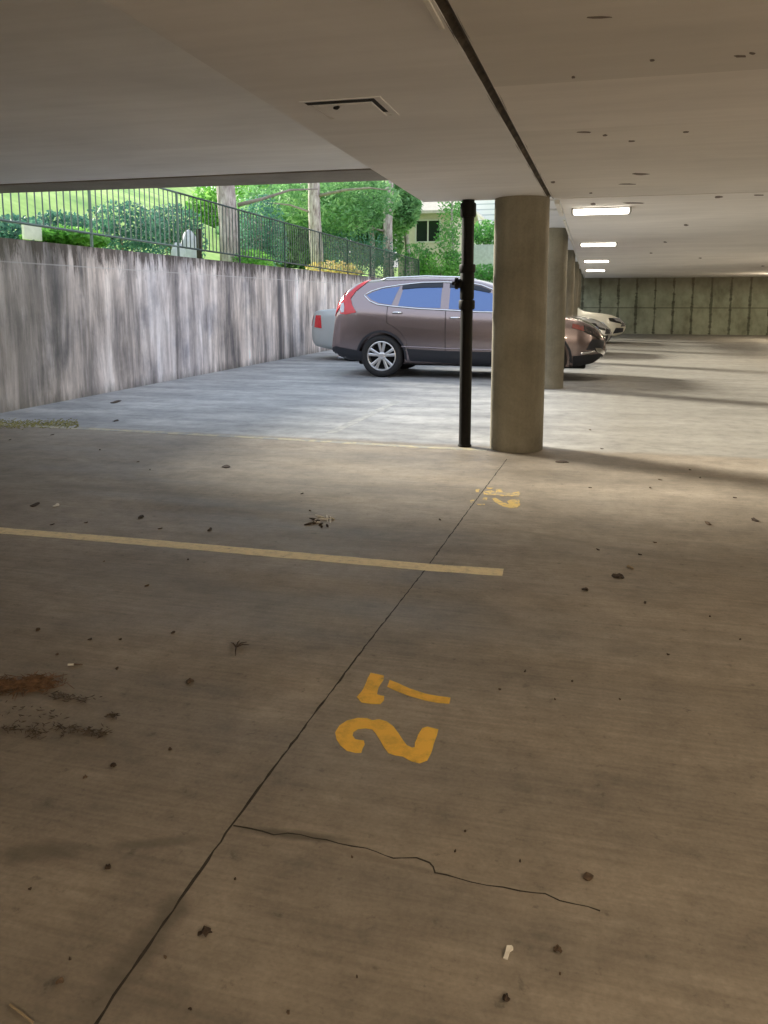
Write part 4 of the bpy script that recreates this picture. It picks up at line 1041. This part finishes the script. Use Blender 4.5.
litter(755, 520.5, 7, 4, M['leafbit'], 'dark bit at the far right edge of the near floor', seed=10, name='leaf_fragment')
litter(708, 524, 6, 4, M['leafbrown'], 'pale brown bit left of the rightmost dark bit', seed=11, name='leaf_fragment')
litter(630, 568, 8, 4, M['twig'], 'pale tan bit just above the dark leaf on the right floor', seed=12, name='leaf_fragment')
litter(116, 402, 9, 4, M['leafbit'], 'dark leaf on the open court floor beside the retaining wall', seed=13)
litter(116, 421, 6, 2, M['leafbit'], 'dark bit on the court floor next to the mossy edge', seed=14, name='leaf_fragment')
litter(56, 506, 6, 3, M['scrap'], 'tiny pale crumb above the left end of the yellow line', 'scrap', 'paper_crumb', seed=15)
litter(585, 590, 8, 3, M['leafbit'], 'dark bit left of and below the dark leaf on the right floor', seed=17, name='leaf_fragment')
litter(562, 462, 16, 2.5, M['leafbit'], 'flat dark chip on the floor just right of the column foot', 'chip', 'concrete_chip', .002, seed=18)
litter(588, 878, 14, 9, M['leafbrown'], 'faint brown curled leaf right of the floor crack', curl=.003, seed=19, rz=.7)
litter(60, 983, 10, 6, M['leafbrown'], 'small brown leaf near the bottom left corner', seed=21, name='fallen_leaf')
for i, (x, y, a, b) in enumerate([(86, 523, 4, 3), (100, 450, 4, 2), (52, 435, 4, 2), (138, 462, 3, 2), (150, 470, 3, 2), (302, 494, 3, 2), (310, 511, 5, 2), (160, 529, 4, 3), (188, 560, 4, 3), (147, 586, 5, 4), (52, 525, 4, 3), (10, 440, 3, 2), (104, 562, 3, 2), (173, 633, 7, 6), (117, 669, 6, 5), (57, 655, 6, 4), (90, 640, 9, 4), (120, 640, 6, 3), (38, 630, 9, 6), (170, 750, 8, 4), (113, 766, 14, 7), (85, 778, 10, 5), (440, 520, 4, 3), (590, 488, 4, 2), (650, 488, 5, 2), (598, 550, 5, 3), (640, 555, 4, 3), (655, 543, 5, 3), (645, 603, 5, 5), (710, 617, 4, 3), (660, 480, 4, 2), (700, 478, 4, 2), (735, 498, 4, 2), (500, 690, 5, 4), (572, 682, 4, 3), (525, 672, 4, 4), (620, 700, 4, 3), (465, 832, 5, 4), (455, 852, 4, 4), (352, 858, 4, 4), (520, 862, 4, 4), (357, 978, 4, 4), (288, 1014, 9, 6), (190, 1010, 8, 5), (70, 960, 6, 4), (165, 958, 9, 5), (30, 890, 6, 5), (108, 868, 14, 9), (560, 975, 5, 4), (668, 655, 5, 3), (740, 640, 4, 3), (590, 430, 5, 2), (602, 449, 4, 2), (690, 470, 4, 2), (555, 700, 4, 3), (235, 880, 5, 4)]):
    litter(x, y, a*.55, b*.55, M['leafbit' if i % 3 else 'leafbrown'], 'tiny dark leaf crumb scattered on the concrete floor', 'leaf', 'leaf_crumb', .003, random.uniform(-1, 1), 50+i, 'leaf crumbs scattered on the floor')
# white paper scrap
p = onz(506.5, 954)
bm = bmesh.new()
P = [(-.006, -.016), (.004, -.017), (.007, .006), (.014, .014), (.010, .019), (-.001, .016), (-.003, .002)]
prism(bm, [(x*.85, y*.85) for x, y in P], 0, .003); bmesh.ops.translate(bm, verts=[v for v in bm.verts if v.co.y > .008 and v.co.z > .001], vec=(0, 0, .004))
o = obj('paper_scrap', bm, M['scrap']); o.location = (p.x, p.y, .0005); tag(o, 'small white torn paper scrap on the floor near the bottom', 'paper scrap')
# cigarette end
p = onz(68, 666); o = thing('cigarette_butt', 'white tipped cigarette butt right of the needle pile', 'cigarette butt', (p.x, p.y, .005), .35)
bm = bmesh.new(); tube(bm, [(0, 0, 0), (.02, 0, 0)], .004, 8); obj('filter', bm, M['scrap'], o)
bm = bmesh.new(); tube(bm, [(.02, 0, 0), (.05, 0, -.001)], [.0035, .0015], 8); obj('stub', bm, M['leafbrown'], o)
# crumpled debris
p = onz(323, 521); rnd = random.Random(4)
o = thing('crushed_twigs', 'heap of crushed pale twigs and dark bits above the yellow line', 'debris', (p.x, p.y, 0))
bm = bmesh.new()
for k in range(9):
    a = rnd.uniform(0, 6.28); c = Vector((rnd.uniform(-.05, .05), rnd.uniform(-.08, .08), .006)); d = Vector((math.cos(a), math.sin(a), rnd.uniform(-.1, .2)))*rnd.uniform(.015, .05)
    tube(bm, [c-d, c, c+d], [.003, .006, .003], 5)
obj('pale_twigs', bm, M['scrap'], o)
bm = bmesh.new()
for k in range(9):
    a = rnd.uniform(0, 6.28); c = Vector((rnd.uniform(-.06, .06), rnd.uniform(-.14, .06), .006)); d = Vector((math.cos(a), math.sin(a), .1))*rnd.uniform(.01, .035)
    tube(bm, [c-d, c, c+d], [.003, .008, .003], 5)
obj('dark_twigs', bm, M['leafbit'], o)
# little dead sprig
p = onz(236, 648); bm = bmesh.new()
for d in ((.03, -.07), (-.035, .03), (.02, .05), (.04, .03), (-.01, .055)): tube(bm, [(0, 0, .004), (d[0]*.5, d[1]*.5, .01), (d[0], d[1], .004)], [.003, .0025, .001], 5)
o = obj('dead_sprig', bm, M['leafbit']); o.location = (p.x, p.y, 0); tag(o, 'small forked dead sprig on the floor left of the joint', 'sprig')
p, q = onz(10, 1006), onz(33, 1024); bm = bmesh.new(); tube(bm, [p+Vector((0, 0, .003)), p.lerp(q, .5)+Vector((0, 0, .004)), q+Vector((0, 0, .003))], .0022, 6)
o = obj('thin_twig', bm, M['twig']); tag(o, 'thin pale twig at the bottom left corner', 'twig')
# drifts of needles and dirt
def drift(name, label, spots, mats, n, seed, ln=.022):
    rnd = random.Random(seed); bm = bmesh.new()
    for (x, y, sx, sy) in spots:
        for _ in range(n):
            c = onz(x+rnd.gauss(0, sx), y+rnd.gauss(0, sy)); a = rnd.uniform(0, 6.28); L_ = ln*rnd.uniform(.4, 1.2)
            d = Vector((math.cos(a), math.sin(a), rnd.uniform(-.12, .25)))*L_; c.z = .003+rnd.random()*.006
            e = c+d; e.z = max(.001, e.z); g = c-d; g.z = max(.001, g.z); tube(bm, [g, c, e], [.0008, .0016, .0006], 3)
    o = obj(name, bm, mats); return tag(o, label, 'debris', None, 'stuff')
drift('pine_needle_pile', 'rust brown drift of pine needles at the left edge of the floor', [(-10, 688, 18, 4), (20, 686, 14, 3), (40, 683, 9, 3)], M['needle'], 260, 1, .026)
drift('dirt_drift', 'scattered dark dirt and needles below the rust brown needle drift', [(80, 700, 9, 1.6), (60, 697, 8, 1.5), (35, 735, 5, 2.5), (12, 730, 7, 3), (70, 730, 9, 2), (88, 733, 3, 2), (100, 735, 5, 2), (113, 717, 3, 1), (60, 728, 26, 5), (20, 715, 20, 6)], M['dirt'], 34, 2, .010)
rnd = random.Random(8); bm = bmesh.new()
for _ in range(1300):
    c = onz(rnd.uniform(-20, 78), 424+rnd.gauss(0, 2.0)); r = rnd.uniform(.003, .010)
    m = Matrix.Translation((c.x, c.y, r*.2)) @ Matrix.Diagonal((1.5, 1, .5, 1)); bmesh.ops.create_icosphere(bm, subdivisions=1, radius=r, matrix=m)
o = obj('moss_patch', bm, M['moss']); tag(o, 'yellow green strip of moss on the floor at the foot of the retaining wall', 'moss', None, 'stuff')
